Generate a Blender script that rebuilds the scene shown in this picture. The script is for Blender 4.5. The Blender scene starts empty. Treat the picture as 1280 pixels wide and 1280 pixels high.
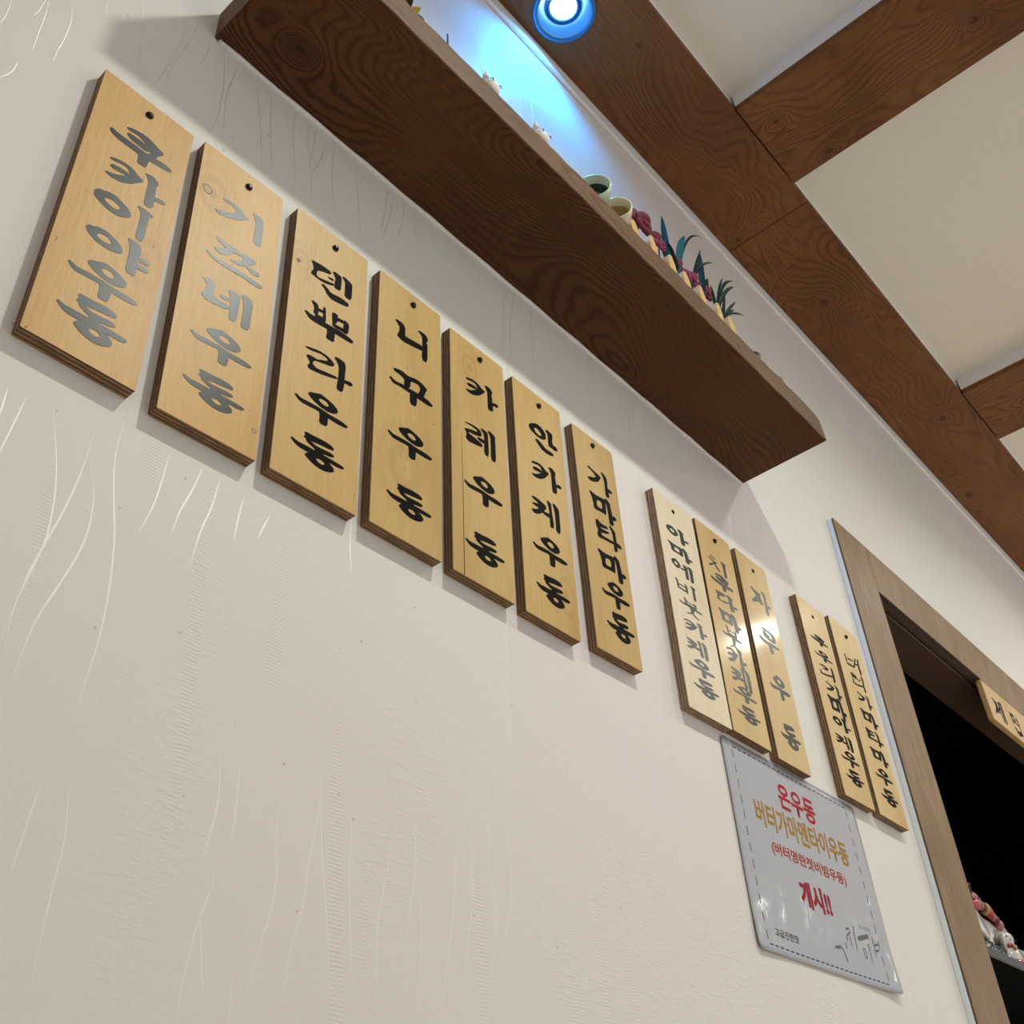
import bpy, bmesh, math, random
from mathutils import Vector, Matrix
from mathutils.geometry import tessellate_polygon
C = bpy.context.scene.collection
sc = bpy.context.scene

# ---------------------------------------------------------------- camera, world, lights, exposure
cam_d = bpy.data.cameras.new('camera')
cam = bpy.data.objects.new('camera', cam_d); C.objects.link(cam)
cam_d.sensor_width = 36.0
cam_d.lens = 1322.78 / 1280 * 36.0
cam_d.clip_start = 0.01
cam.matrix_world = Matrix(((0.66007098, -0.42912878, -0.61656694, -0.16468),
                           (-0.74972425, -0.42780537, -0.50487238, -0.69975),
                           (-0.04711538, 0.79550679, -0.60411016, 0.89943),
                           (0, 0, 0, 1)))
sc.camera = cam
sc.view_settings.view_transform = 'Standard'
sc.view_settings.look = 'None'
sc.view_settings.gamma = 1.0
sc.view_settings.use_curve_mapping = False
sc.view_settings.exposure = 0.0
sc.cycles.max_bounces = 6
sc.cycles.diffuse_bounces = 4

world = bpy.data.worlds.new('world'); sc.world = world
world.use_nodes = True
bg = world.node_tree.nodes['Background']
bg.inputs[0].default_value = (0.97, 0.98, 1.0, 1)
bg.inputs[1].default_value = 0.72

# ceiling lamps of the dining room (x, y, z, watts); last two added for poster glare
ROOM_LAMPS = [(0.74, -1.10, 3.13, 17.5), (2.10, -1.12, 3.13, 7.0), (3.48, -1.02, 3.13, 13.0), (4.85, -1.05, 3.13, 8.0), (6.85, -3.10, 3.13, 50.0), (7.70, -2.95, 3.13, 85.0)]
LAMP_COLOUR = (0.98, 1.0, 0.90)
for lx, ly, lz, lw in ROOM_LAMPS:
    l = bpy.data.lights.new('room_lamp_light', 'AREA'); l.shape = 'DISK'; l.size = 0.10 if lx < 6 else 0.42
    l.energy = lw; l.color = LAMP_COLOUR; l.spread = math.radians(150)
    o = bpy.data.objects.new('room_lamp_light', l); o.location = (lx, ly, lz); C.objects.link(o)
# the cold white spotlight sunk into the beam above the shelf
SPOT = (0.849, -0.096, 3.12)
l = bpy.data.lights.new('spotlight_light', 'SPOT'); l.energy = 15.0; l.color = (0.0, 0.36, 1.0)
l.spot_size = math.radians(150); l.spot_blend = 1.0; l.shadow_soft_size = 0.02
o = bpy.data.objects.new('spotlight_light', l); o.location = (SPOT[0], SPOT[1], SPOT[2] - 0.004); C.objects.link(o)
o.rotation_euler = (math.radians(6), 0, 0)

# ---------------------------------------------------------------- helpers
def tag(o, label=None, cat=None, group=None, kind=None):
    if label: o['label'] = label
    if cat: o['category'] = cat
    if group: o['group'] = group
    if kind: o['kind'] = kind
    return o
def obj(name, bm, mats, parent=None, loc=None, rot=None, smooth=False):
    me = bpy.data.meshes.new(name); bm.to_mesh(me); bm.free()
    for m in (mats if isinstance(mats, (list, tuple)) else [mats]): me.materials.append(m)
    if smooth:
        for p in me.polygons: p.use_smooth = True
    o = bpy.data.objects.new(name, me); C.objects.link(o)
    if loc: o.location = loc
    if rot: o.rotation_euler = rot
    if parent: o.parent = parent
    return o
def empty(name, loc, rot=(0, 0, 0)):
    o = bpy.data.objects.new(name, None); C.objects.link(o); o.empty_display_size = 0.05
    o.location = loc; o.rotation_euler = rot
    return o
def box(x0, x1, y0, y1, z0, z1, bevel=0.0, bm=None, seg=1):
    b = bmesh.new()
    vs = [b.verts.new((x, y, z)) for x in (x0, x1) for y in (y0, y1) for z in (z0, z1)]
    for f in ((0, 1, 3, 2), (4, 6, 7, 5), (0, 4, 5, 1), (2, 3, 7, 6), (0, 2, 6, 4), (1, 5, 7, 3)):
        b.faces.new([vs[i] for i in f])
    if bevel: bmesh.ops.bevel(b, geom=b.edges[:], offset=bevel, segments=seg, affect='EDGES')
    bmesh.ops.recalc_face_normals(b, faces=b.faces[:])
    return join(bm, b) if bm is not None else b
def join(bm, b, mat=0):
    me = bpy.data.meshes.new('tmp'); b.to_mesh(me); b.free()
    n = len(bm.faces); bm.from_mesh(me); bpy.data.meshes.remove(me)
    if mat:
        bm.faces.ensure_lookup_table()
        for f in bm.faces[n:]: f.material_index = mat
    return bm
def lathe(prof, n=24, bm=None, M=None):
    b = bmesh.new(); rings = []
    for r, z in prof:
        if r < 1e-6: rings.append([b.verts.new((0, 0, z))])
        else: rings.append([b.verts.new((r * math.cos(2 * math.pi * k / n), r * math.sin(2 * math.pi * k / n), z)) for k in range(n)])
    for a, c in zip(rings, rings[1:]):
        for k in range(n):
            q = [a[k % len(a)], a[(k + 1) % len(a)], c[(k + 1) % len(c)], c[k % len(c)]]
            q = [v for i, v in enumerate(q) if v not in q[:i]]
            if len(q) > 2: b.faces.new(q)
    bmesh.ops.recalc_face_normals(b, faces=b.faces[:])
    if M is not None: b.transform(M)
    return join(bm, b) if bm is not None else b
def tube(pts, rad, n=8, bm=None):
    b = bmesh.new(); pts = [Vector(p) for p in pts]; rings = []
    up = Vector((0.13, 0.31, 0.94))
    for i, p in enumerate(pts):
        t = (pts[min(i + 1, len(pts) - 1)] - pts[max(i - 1, 0)]).normalized()
        a = t.cross(up)
        if a.length < 0.05: a = t.cross(Vector((1, 0, 0)))
        a.normalize(); c = t.cross(a); r = rad[i] if isinstance(rad, (list, tuple)) else rad
        rings.append([b.verts.new(p + a * r * math.cos(2 * math.pi * k / n) + c * r * math.sin(2 * math.pi * k / n)) for k in range(n)])
    for a, c in zip(rings, rings[1:]):
        for k in range(n): b.faces.new((a[k], a[(k + 1) % n], c[(k + 1) % n], c[k]))
    b.faces.new(rings[0]); b.faces.new(rings[-1])
    bmesh.ops.recalc_face_normals(b, faces=b.faces[:])
    return join(bm, b) if bm is not None else b
def ball(r, M=None, sub=2, bm=None):
    b = bmesh.new(); bmesh.ops.create_icosphere(b, subdivisions=sub, radius=r)
    if M is not None: b.transform(M)
    return join(bm, b) if bm is not None else b
def T(x, y, z): return Matrix.Translation((x, y, z))
def SC(x, y, z): return Matrix.Diagonal((x, y, z, 1))
def RX(a): return Matrix.Rotation(math.radians(a), 4, 'X')
def RY(a): return Matrix.Rotation(math.radians(a), 4, 'Y')
def RZ(a): return Matrix.Rotation(math.radians(a), 4, 'Z')
def plate(rings, y0, y1, bm=None):
    """outline (first ring) with holes, in the x-z plane, given thickness from y0 (wall side) to y1 (room side)"""
    b = bmesh.new()
    tris = tessellate_polygon([[Vector((x, z, 0)) for x, z in r] for r in rings])
    flat = [p for r in rings for p in r]
    vf = [b.verts.new((x, y1, z)) for x, z in flat]; vb = [b.verts.new((x, y0, z)) for x, z in flat]
    for t in tris:
        try: b.faces.new([vf[i] for i in t])
        except ValueError: pass
    k = 0
    for r in rings:
        n = len(r)
        for i in range(n):
            j = (i + 1) % n
            b.faces.new((vf[k + i], vf[k + j], vb[k + j], vb[k + i]))
        k += n
    bmesh.ops.recalc_face_normals(b, faces=b.faces[:])
    return join(bm, b) if bm is not None else b
def ribbon(pts, w, y0, y1, bm=None):
    """a brush line in the x-z plane; w is a width or one width per point"""
    P = [Vector(p) for p in pts]; L = []; R = []
    for i, p in enumerate(P):
        t = (P[min(i + 1, len(P) - 1)] - P[max(i - 1, 0)]).normalized(); n = Vector((-t.y, t.x))
        ww = (w[i] if isinstance(w, (list, tuple)) else w) / 2
        L.append(p + n * ww); R.append(p - n * ww)
    return plate([[tuple(v) for v in L + R[::-1]]], y0, y1, bm)

# ---------------------------------------------------------------- materials
def newmat(name):
    m = bpy.data.materials.new(name); m.use_nodes = True
    nt = m.node_tree; return m, nt, nt.nodes['Principled BSDF']
def plain(name, col, rough=0.5, metal=0.0, coat=0.0, emit=None, es=0.0, trans=0.0, sss=0.0):
    m, nt, p = newmat(name)
    p.inputs['Base Color'].default_value = (*col, 1); p.inputs['Roughness'].default_value = rough
    p.inputs['Metallic'].default_value = metal; p.inputs['Coat Weight'].default_value = coat
    p.inputs['Transmission Weight'].default_value = trans
    if emit: p.inputs['Emission Color'].default_value = (*emit, 1); p.inputs['Emission Strength'].default_value = es
    return m
class N:
    """small node builder"""
    def __init__(s, nt): s.nt = nt
    def new(s, t, **kw):
        n = s.nt.nodes.new(t)
        for k, v in kw.items(): setattr(n, k, v)
        return n
    def put(s, sock, v):
        if hasattr(v, 'is_linked') or isinstance(v, bpy.types.NodeSocket): s.nt.links.new(v, sock)
        else: sock.default_value = v
    def math(s, op, a, b=None, c=None, clamp=False):
        n = s.new('ShaderNodeMath', operation=op, use_clamp=clamp); s.put(n.inputs[0], a)
        if b is not None: s.put(n.inputs[1], b)
        if c is not None: s.put(n.inputs[2], c)
        return n.outputs[0]
    def coord(s, scale=(1, 1, 1), off=(0, 0, 0)):
        tc = s.new('ShaderNodeTexCoord'); mp = s.new('ShaderNodeMapping')
        s.nt.links.new(tc.outputs['Object'], mp.inputs['Vector'])
        mp.inputs['Scale'].default_value = scale; mp.inputs['Location'].default_value = off
        return mp.outputs[0]
    def noise(s, vec, scale, detail=3.0, rough=0.5, dist=0.0):
        n = s.new('ShaderNodeTexNoise'); s.nt.links.new(vec, n.inputs['Vector'])
        n.inputs['Scale'].default_value = scale; n.inputs['Detail'].default_value = detail
        n.inputs['Roughness'].default_value = rough; n.inputs['Distortion'].default_value = dist
        return n.outputs['Fac']
    def ramp(s, fac, stops, interp='LINEAR'):
        n = s.new('ShaderNodeValToRGB'); s.put(n.inputs[0], fac); r = n.color_ramp; r.interpolation = interp
        while len(r.elements) < len(stops): r.elements.new(0.5)
        for e, (p, c) in zip(r.elements, stops): e.position = p; e.color = (*c, 1) if len(c) == 3 else c
        return n.outputs[0]
    def mix(s, fac, a, b, blend='MIX'):
        n = s.new('ShaderNodeMix', data_type='RGBA', blend_type=blend)
        s.put(n.inputs[0], fac); s.put(n.inputs[6], a if not isinstance(a, tuple) else (*a, 1)); s.put(n.inputs[7], b if not isinstance(b, tuple) else (*b, 1))
        return n.outputs[2]
    def bump(s, h, dist, strength=1.0):
        n = s.new('ShaderNodeBump'); s.put(n.inputs['Height'], h); n.inputs['Distance'].default_value = dist
        n.inputs['Strength'].default_value = strength; return n.outputs[0]
    def dist2(s, vec, c, sx, sz):
        """elliptical distance from a point in the object's plane"""
        a = s.new('ShaderNodeVectorMath', operation='SUBTRACT'); s.nt.links.new(vec, a.inputs[0]); a.inputs[1].default_value = c
        b = s.new('ShaderNodeVectorMath', operation='MULTIPLY'); s.nt.links.new(a.outputs[0], b.inputs[0]); b.inputs[1].default_value = (sx[0], sx[1], sx[2])
        l = s.new('ShaderNodeVectorMath', operation='LENGTH'); s.nt.links.new(b.outputs[0], l.inputs[0]); return l.outputs['Value']

def pine(name, axis, across, knots, base=(0.205, 0.084, 0.032), dark=(0.075, 0.028, 0.010), freq=44.0, off=(0, 0, 0), rough=0.55, strength=0.55):
    """wire-brushed stained pine: swirling growth lines that part around knots; axis = long axis index"""
    m, nt, p = newmat(name); n = N(nt)
    sc_ = [5.0, 5.0, 5.0]; sc_[axis] = 1.7
    v = n.coord(tuple(sc_), off); vo = n.coord()
    big = n.noise(v, 1.0, 2.0, 0.45, 0.4)
    sep = n.new('ShaderNodeSeparateXYZ'); nt.links.new(vo, sep.inputs[0])
    field = n.math('MULTIPLY_ADD', sep.outputs[across], 1.6, big)
    core = None
    for kx, ky, kz, kr in knots:
        ss = [1 / kr] * 3; ss[axis] = 0.75 / kr
        d = n.dist2(vo, (kx, ky, kz), ss, 0)
        g = n.math('DIVIDE', 0.26, n.math('ADD', n.math('MULTIPLY', d, d), 1.0))
        field = n.math('ADD', field, g)
        c = n.math('SUBTRACT', 1.0, n.math('MULTIPLY', d, 2.6), clamp=True)
        core = c if core is None else n.math('MAXIMUM', core, c)
    vf = n.coord((60, 60, 60)); 
    wob = n.math('MULTIPLY', n.noise(vf, 1.0, 3.0), 0.012)
    s = n.math('SINE', n.math('MULTIPLY', n.math('ADD', field, wob), freq * 6.28 * 0.55))
    lines = n.math('POWER', n.math('MULTIPLY_ADD', s, 0.5, 0.5), 2.6)
    patch = n.ramp(n.noise(n.coord((3, 3, 3), (4, 1, 2)), 1.0, 2.0), [(0.35, (0.25, 0.25, 0.25)), (0.65, (1, 1, 1))])
    lm = n.math('MULTIPLY', lines, patch)
    fs = [220.0] * 3; fs[axis] = 14.0
    fine = n.noise(n.coord(tuple(fs)), 1.0, 3.0, 0.6)
    tint = n.ramp(n.noise(n.coord((2.4, 5, 5), (7, 3, 1)), 1.0, 3.0), [(0.3, tuple(c * 0.72 for c in base)), (0.55, base), (0.75, tuple(min(1, c * 1.18) for c in base))])
    col = n.mix(n.math('MULTIPLY', lm, strength), tint, dark)
    col = n.mix(n.ramp(fine, [(0.35, (0.35,) * 3), (0.6, (0,) * 3)]), col, dark)
    h = n.math('MULTIPLY_ADD', lm, -1.0, n.math('MULTIPLY', fine, 0.35))
    if core is not None:
        cf = n.ramp(core, [(0.0, (0, 0, 0)), (0.15, (0.9,) * 3), (0.3, (0.6,) * 3), (1, (0.8,) * 3)])
        col = n.mix(cf, col, tuple(c * 0.75 for c in dark))
    nt.links.new(col, p.inputs['Base Color'])
    nt.links.new(n.bump(h, 0.0016, 0.8), p.inputs['Normal'])
    p.inputs['Roughness'].default_value = rough
    p.inputs['Specular IOR Level'].default_value = 0.15
    return m

def birch(name, base, seed, rough=0.46, gloss=0.05, swirl=None):
    m, nt, p = newmat(name); n = N(nt)
    a = n.noise(n.coord((9, 9, 2.2), (seed, seed * 2.3, 0)), 1.0, 3.0, 0.5, 0.6)
    b = n.noise(n.coord((260, 260, 22), (seed, 0, 0)), 1.0, 3.0, 0.6)
    sp = n.noise(n.coord((240, 240, 150), (0, seed, 0)), 1.0, 1.0)
    col = n.ramp(a, [(0.25, tuple(c * k for c, k in zip(base, (0.82, 0.75, 0.62)))), (0.5, base), (0.8, tuple(min(1, c * k) for c, k in zip(base, (1.08, 1.13, 1.25))))])
    col = n.mix(n.ramp(b, [(0.3, (0.30,) * 3), (0.65, (0,) * 3)]), col, tuple(c * k for c, k in zip(base, (0.72, 0.62, 0.48))))
    if swirl:
        d = n.dist2(n.coord(), (swirl[0], 0, -swirl[1]), (1 / swirl[2], 0, 0.62 / swirl[2]), 0)
        w = n.math('SINE', n.math('MULTIPLY', n.math('ADD', d, n.math('MULTIPLY', a, 1.5)), 9.0))
        fall = n.math('SUBTRACT', 1.0, n.math('MULTIPLY', d, 0.5), clamp=True)
        col = n.mix(n.math('MULTIPLY', n.math('MULTIPLY_ADD', w, 0.22, 0.30), fall), col, tuple(c * k for c, k in zip(base, (0.62, 0.50, 0.36))))
    col = n.mix(n.ramp(sp, [(0.755, (0,) * 3), (0.79, (0.6,) * 3)]), col, (0.25, 0.13, 0.06))
    nt.links.new(col, p.inputs['Base Color'])
    p.inputs['Roughness'].default_value = rough
    nt.links.new(n.bump(n.math('ADD', b, n.math('MULTIPLY', a, 2.0)), 0.0006, 0.35), p.inputs['Normal'])
    p.inputs['Specular IOR Level'].default_value = 0.30; p.inputs['Coat Weight'].default_value = gloss; p.inputs['Coat Roughness'].default_value = 0.12
    return m
def plyedge(name, t, light, darkc, plies=7):
    """plywood edge: alternating plies through the thickness (object y)"""
    m, nt, p = newmat(name); n = N(nt)
    vo = n.coord(); sep = n.new('ShaderNodeSeparateXYZ'); nt.links.new(vo, sep.inputs[0])
    wob = n.math('MULTIPLY', n.math('SUBTRACT', n.noise(n.coord((30, 30, 30)), 1.0, 2.0), 0.5), 0.0016)
    f = n.math('DIVIDE', n.math('MULTIPLY', n.math('ADD', sep.outputs[1], wob), -1.0), t)
    s = n.math('SINE', n.math('MULTIPLY', f, plies * 3.14159))
    grain = n.noise(n.coord((40, 900, 40)), 1.0, 3.0, 0.6)
    col = n.mix(n.math('MULTIPLY_ADD', s, 1.6, 0.5, clamp=True), darkc, light)
    col = n.mix(n.ramp(grain, [(0.38, (0.7,) * 3), (0.6, (0,) * 3)]), col, tuple(c * 0.45 for c in darkc))
    nt.links.new(col, p.inputs['Base Color']); p.inputs['Roughness'].default_value = 0.7
    nt.links.new(n.bump(n.math('ADD', s, grain), 0.0006, 0.8), p.inputs['Normal'])
    return m

def wallpaper():
    m, nt, p = newmat('wallpaper'); n = N(nt)
    v = n.coord(); sep = n.new('ShaderNodeSeparateXYZ'); nt.links.new(v, sep.inputs[0])
    ribm = n.ramp(n.noise(n.coord((13, 13, 1.5), (3.3, 0, 1)), 1.0, 2.0, 0.5, 0.2), [(0.575, (0,) * 3), (0.60, (1,) * 3)])
    rib = n.math('SINE', n.math('MULTIPLY_ADD', sep.outputs[2], 6.2832 / 0.0036, n.math('MULTIPLY', n.noise(n.coord((20, 20, 20)), 1.0, 2.0), 9.0)))
    fine = n.noise(n.coord((420, 420, 420)), 1.0, 3.0, 0.6)
    blot = n.ramp(n.noise(n.coord((60, 60, 200)), 1.0, 2.0), [(0.5, (0,) * 3), (0.6, (1,) * 3)])
    area = n.ramp(n.noise(n.coord((5, 5, 3)), 1.0, 1.0), [(0.45, (0,) * 3), (0.6, (1,) * 3)])
    h = n.math('ADD', n.math('MULTIPLY', n.math('MULTIPLY', rib, ribm), 0.26), n.math('MULTIPLY', fine, 0.55))
    h = n.math('ADD', h, n.math('MULTIPLY', n.math('MULTIPLY', blot, area), 0.5))
    tint = n.ramp(n.noise(n.coord((1.3, 1.3, 1.1), (1, 0, 5)), 1.0, 1.0), [(0.35, (0.735, 0.725, 0.665)), (0.65, (0.75, 0.69, 0.675))])
    speck = n.ramp(n.noise(n.coord((110, 110, 110), (2, 0, 8)), 1.0, 0.0), [(0.845, (0,) * 3), (0.87, (0.5,) * 3)])
    tint = n.mix(speck, tint, (0.35, 0.30, 0.26))
    nt.links.new(tint, p.inputs['Base Color']); p.inputs['Roughness'].default_value = 0.62
    nt.links.new(n.bump(h, 0.0005, 0.55), p.inputs['Normal'])
    return m
M_wall = wallpaper()
M_vein = plain('pearl_print', (0.80, 0.775, 0.73), 0.56, 0.50)
def ceiling_mat():
    m, nt, p = newmat('ceiling_paint'); n = N(nt)
    c = n.ramp(n.noise(n.coord((1.2, 1.2, 1.2)), 1.0, 2.0), [(0.3, (0.76, 0.715, 0.655)), (0.7, (0.79, 0.745, 0.69))])
    nt.links.new(c, p.inputs['Base Color']); p.inputs['Roughness'].default_value = 0.8
    return m
M_ceil = ceiling_mat()
M_white = plain('white_trim', (0.80, 0.78, 0.77), 0.55)
M_caulk = plain('cool_white_trim', (0.74, 0.80, 0.88), 0.35)
def floor_mat():
    m, nt, p = newmat('floor_tile'); n = N(nt)
    c = n.ramp(n.noise(n.coord((2, 2, 2)), 1.0, 4.0), [(0.3, (0.60, 0.52, 0.42)), (0.7, (0.70, 0.61, 0.50))])
    nt.links.new(c, p.inputs['Base Color']); p.inputs['Roughness'].default_value = 0.5
    return m
M_floor = floor_mat()
def frame_mat():
    m, nt, p = newmat('taupe_wood'); n = N(nt)
    a = n.noise(n.coord((14, 14, 3.5)), 1.0, 4.0, 0.6, 0.8)
    g = n.noise(n.coord((150, 150, 9)), 1.0, 3.0, 0.6)
    c = n.ramp(a, [(0.25, (0.20, 0.12, 0.062)), (0.5, (0.265, 0.165, 0.088)), (0.72, (0.33, 0.215, 0.125))])
    c = n.mix(n.ramp(g, [(0.35, (0.5,) * 3), (0.6, (0,) * 3)]), c, (0.15, 0.09, 0.055))
    nt.links.new(c, p.inputs['Base Color']); p.inputs['Roughness'].default_value = 0.5; p.inputs['Specular IOR Level'].default_value = 0.22
    nt.links.new(n.bump(g, 0.0005, 0.4), p.inputs['Normal'])
    return m
M_frame = frame_mat()
M_jamb = plain('dark_brown_jamb', (0.075, 0.038, 0.020), 0.5)
M_edge = plain('dark_edge', (0.07, 0.045, 0.03), 0.6)
M_black = plain('kitchen_shade_black', (0.012, 0.012, 0.013), 0.8)

# ---------------------------------------------------------------- the setting
WX0, WX1 = -1.6, 9.5
CZ = 3.18
bm = bmesh.new()
box(WX0, 1.99, 0, 0.10, 0, CZ, bm=bm); box(1.99, 3.61, 0, 0.10, 2.213, CZ, bm=bm); box(3.61, WX1, 0, 0.10, 0, CZ, bm=bm)
wall = obj('wall_back', bm, M_wall); tag(wall, kind='structure')
# pearl reed lines printed in relief on the paper
rnd = random.Random(11)
bm = bmesh.new()
def reed(pts, w=0.0012):
    if any(x > 1.83 for x, z in pts): 
        pts = [q for q in pts if q[0] < 1.83]
    if len(pts) < 3: return
    k = len(pts)
    prev = None
    for i in range(k):
        ww = w * (0.30 + 0.70 * math.sin(math.pi * (i + .5) / k)) / 2
        tx, tz = pts[min(i + 1, k - 1)][0] - pts[max(i - 1, 0)][0], pts[min(i + 1, k - 1)][1] - pts[max(i - 1, 0)][1]
        q = math.hypot(tx, tz); nx_, nz_ = tz / q * ww, -tx / q * ww; x_, z_ = pts[i]
        row = [bm.verts.new((x_ - nx_, -0.00002, z_ - nz_)), bm.verts.new((x_, -0.00016, z_)), bm.verts.new((x_ + nx_, -0.00002, z_ + nz_))]
        if prev:
            bm.faces.new((prev[0], prev[1], row[1], row[0])); bm.faces.new((prev[1], prev[2], row[2], row[1]))
        prev = row
REEDS = [[(0.0515, 1.5213), (0.0524, 1.4996), (0.0511, 1.4637)], [(0.0681, 1.5245), (0.0656, 1.4963), (0.0618, 1.4627), (0.0585, 1.4238)], [(0.0885, 1.5279), (0.0997, 1.4941), (0.1077, 1.4635), (0.1124, 1.4321), (0.1136, 1.4002), (0.11, 1.3708), (0.1047, 1.3387), (0.1005, 1.3056)], [(0.1292, 1.5293), (0.1286, 1.4916), (0.1251, 1.4542), (0.1196, 1.4213), (0.1144, 1.3971), (0.1075, 1.3629), (0.1043, 1.329), (0.1045, 1.2951)], [(0.1301, 1.4926), (0.1414, 1.4634), (0.1449, 1.431), (0.1419, 1.4002), (0.1326, 1.3645), (0.1227, 1.3305), (0.1184, 1.3007), (0.1151, 1.2697)], [(0.1558, 1.5776), (0.1528, 1.5359), (0.1534, 1.5025), (0.1597, 1.4658), (0.1674, 1.4314), (0.1724, 1.39), (0.1738, 1.3558), (0.1729, 1.3223), (0.169, 1.2832), (0.1669, 1.2528)], [(0.2021, 1.5447), (0.1995, 1.5045), (0.1957, 1.4737), (0.1879, 1.4439)], [(0.2378, 1.5463), (0.2308, 1.5138), (0.2221, 1.4839), (0.2182, 1.4576)], [(0.2572, 1.5465), (0.2535, 1.5093), (0.2453, 1.4716), (0.2405, 1.4295)], [(0.2854, 1.5357), (0.2827, 1.5079), (0.2812, 1.4816)], [(0.3167, 1.5304), (0.3072, 1.4991)], [(0.4203, 1.5809), (0.4201, 1.5426), (0.4253, 1.513)], [(0.2954, 1.2773), (0.2992, 1.2374), (0.2948, 1.2039), (0.2909, 1.1813)], [(0.3155, 1.2764), (0.3169, 1.2355), (0.3148, 1.2087)], [(0.3993, 1.3018), (0.4043, 1.2516), (0.4089, 1.2109), (0.4162, 1.1726), (0.4212, 1.1356), (0.4253, 1.0913)], [(0.4345, 1.2668), (0.4395, 1.2462), (0.4393, 1.2039), (0.4436, 1.1551), (0.4492, 1.1122)], [(0.3581, 1.2676), (0.3591, 1.2195), (0.3626, 1.1875), (0.3583, 1.1554), (0.3516, 1.1303), (0.3413, 1.081)], [(0.405, 1.2884), (0.3996, 1.2433), (0.3943, 1.2042), (0.391, 1.171), (0.3808, 1.1292), (0.3777, 1.0855)], [(0.4932, 1.2747), (0.4845, 1.2279), (0.4744, 1.177), (0.4734, 1.144), (0.4775, 1.0977)], [(0.5134, 1.3118), (0.5184, 1.258), (0.5173, 1.2206), (0.5103, 1.1837), (0.5054, 1.1328)], [(0.5198, 1.2175), (0.5262, 1.1867), (0.5258, 1.1037)], [(0.5755, 1.3466), (0.5738, 1.2715), (0.5668, 1.1942), (0.5528, 1.1232), (0.5477, 1.1032)], [(0.5843, 1.3449), (0.5945, 1.2928), (0.5948, 1.2181), (0.5847, 1.1617), (0.5779, 1.1068)], [(0.613, 1.3803), (0.6206, 1.3423), (0.6209, 1.2626), (0.6284, 1.2057), (0.6169, 1.1492), (0.6095, 1.1106)], [(0.6461, 1.3496), (0.6523, 1.2989), (0.6525, 1.2296), (0.6388, 1.1851), (0.637, 1.1139)], [(0.1741, 1.2152), (0.1798, 1.1761), (0.1786, 1.1429), (0.178, 1.1091), (0.1776, 1.0821)], [(0.1541, 1.2095), (0.1509, 1.1745), (0.1479, 1.1417)], [(0.2967, 1.1439), (0.3068, 1.09)], [(0.3306, 1.107), (0.3308, 1.0797)], [(0.3064, 1.1878), (0.301, 1.1624), (0.2942, 1.1377), (0.2879, 1.0927), (0.2876, 1.0744)], [(0.171, 2.1829), (0.1772, 2.143), (0.1798, 2.096), (0.18, 2.0562), (0.1762, 2.0228)], [(0.1935, 2.1809), (0.1877, 2.139), (0.1855, 2.0946), (0.1906, 2.0448)], [(0.2247, 2.1672), (0.2327, 2.1256), (0.2405, 2.0852), (0.2479, 2.0304)], [(0.2468, 2.172), (0.2505, 2.1253), (0.258, 2.0725), (0.264, 2.032)], [(0.2827, 2.1839), (0.2876, 2.1253), (0.2942, 2.0833), (0.3014, 2.0397)], [(0.3066, 2.1851), (0.3129, 2.1322), (0.3203, 2.0907), (0.3259, 2.0372)], [(0.3393, 2.1651), (0.3324, 2.1281), (0.3221, 2.0885)], [(0.3198, 2.1826), (0.3207, 2.1533), (0.316, 2.1147)], [(0.3544, 2.1859), (0.3531, 2.1332), (0.3588, 2.0776), (0.3662, 2.0416)], [(0.3936, 2.1887), (0.3988, 2.1257), (0.4045, 2.0823), (0.4102, 2.0365)], [(0.4528, 2.1799), (0.4492, 2.1253), (0.4423, 2.074)], [(0.4637, 2.1821), (0.4581, 2.1255), (0.446, 2.0693)], [(0.4859, 2.1865), (0.4814, 2.135), (0.4732, 2.0984)], [(0.5048, 2.1874), (0.5091, 2.1483), (0.513, 2.1267)], [(0.1502, 2.1842), (0.1485, 2.1492), (0.1441, 2.1245)], [(-0.0303, 2.0283), (-0.0283, 2.0001), (-0.0277, 1.9671), (-0.0262, 1.933)], [(-0.0088, 2.0513), (-0.0039, 2.0226), (-0.0035, 1.9888), (-0.0054, 1.9603), (-0.0053, 1.9372)], [(0.0594, 2.1579), (0.0661, 2.1156), (0.0734, 2.0637), (0.0788, 2.0159)], [(0.1143, 2.1734), (0.1152, 2.1355), (0.1082, 2.0847), (0.1035, 2.0467), (0.0943, 2.0161)], [(0.1288, 2.1933), (0.1244, 2.1521), (0.1135, 2.0914), (0.1098, 2.0467), (0.1116, 2.0179)], [(-0.0611, 1.9837), (-0.06, 1.9556), (-0.0616, 1.9389)], [(-0.0337, 2.0232), (-0.035, 2.002), (-0.0376, 1.987)], [(-0.0339, 1.9022), (-0.0358, 1.8829), (-0.0425, 1.8645)], [(0.0225, 2.1004), (0.0266, 2.0772)]]

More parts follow.
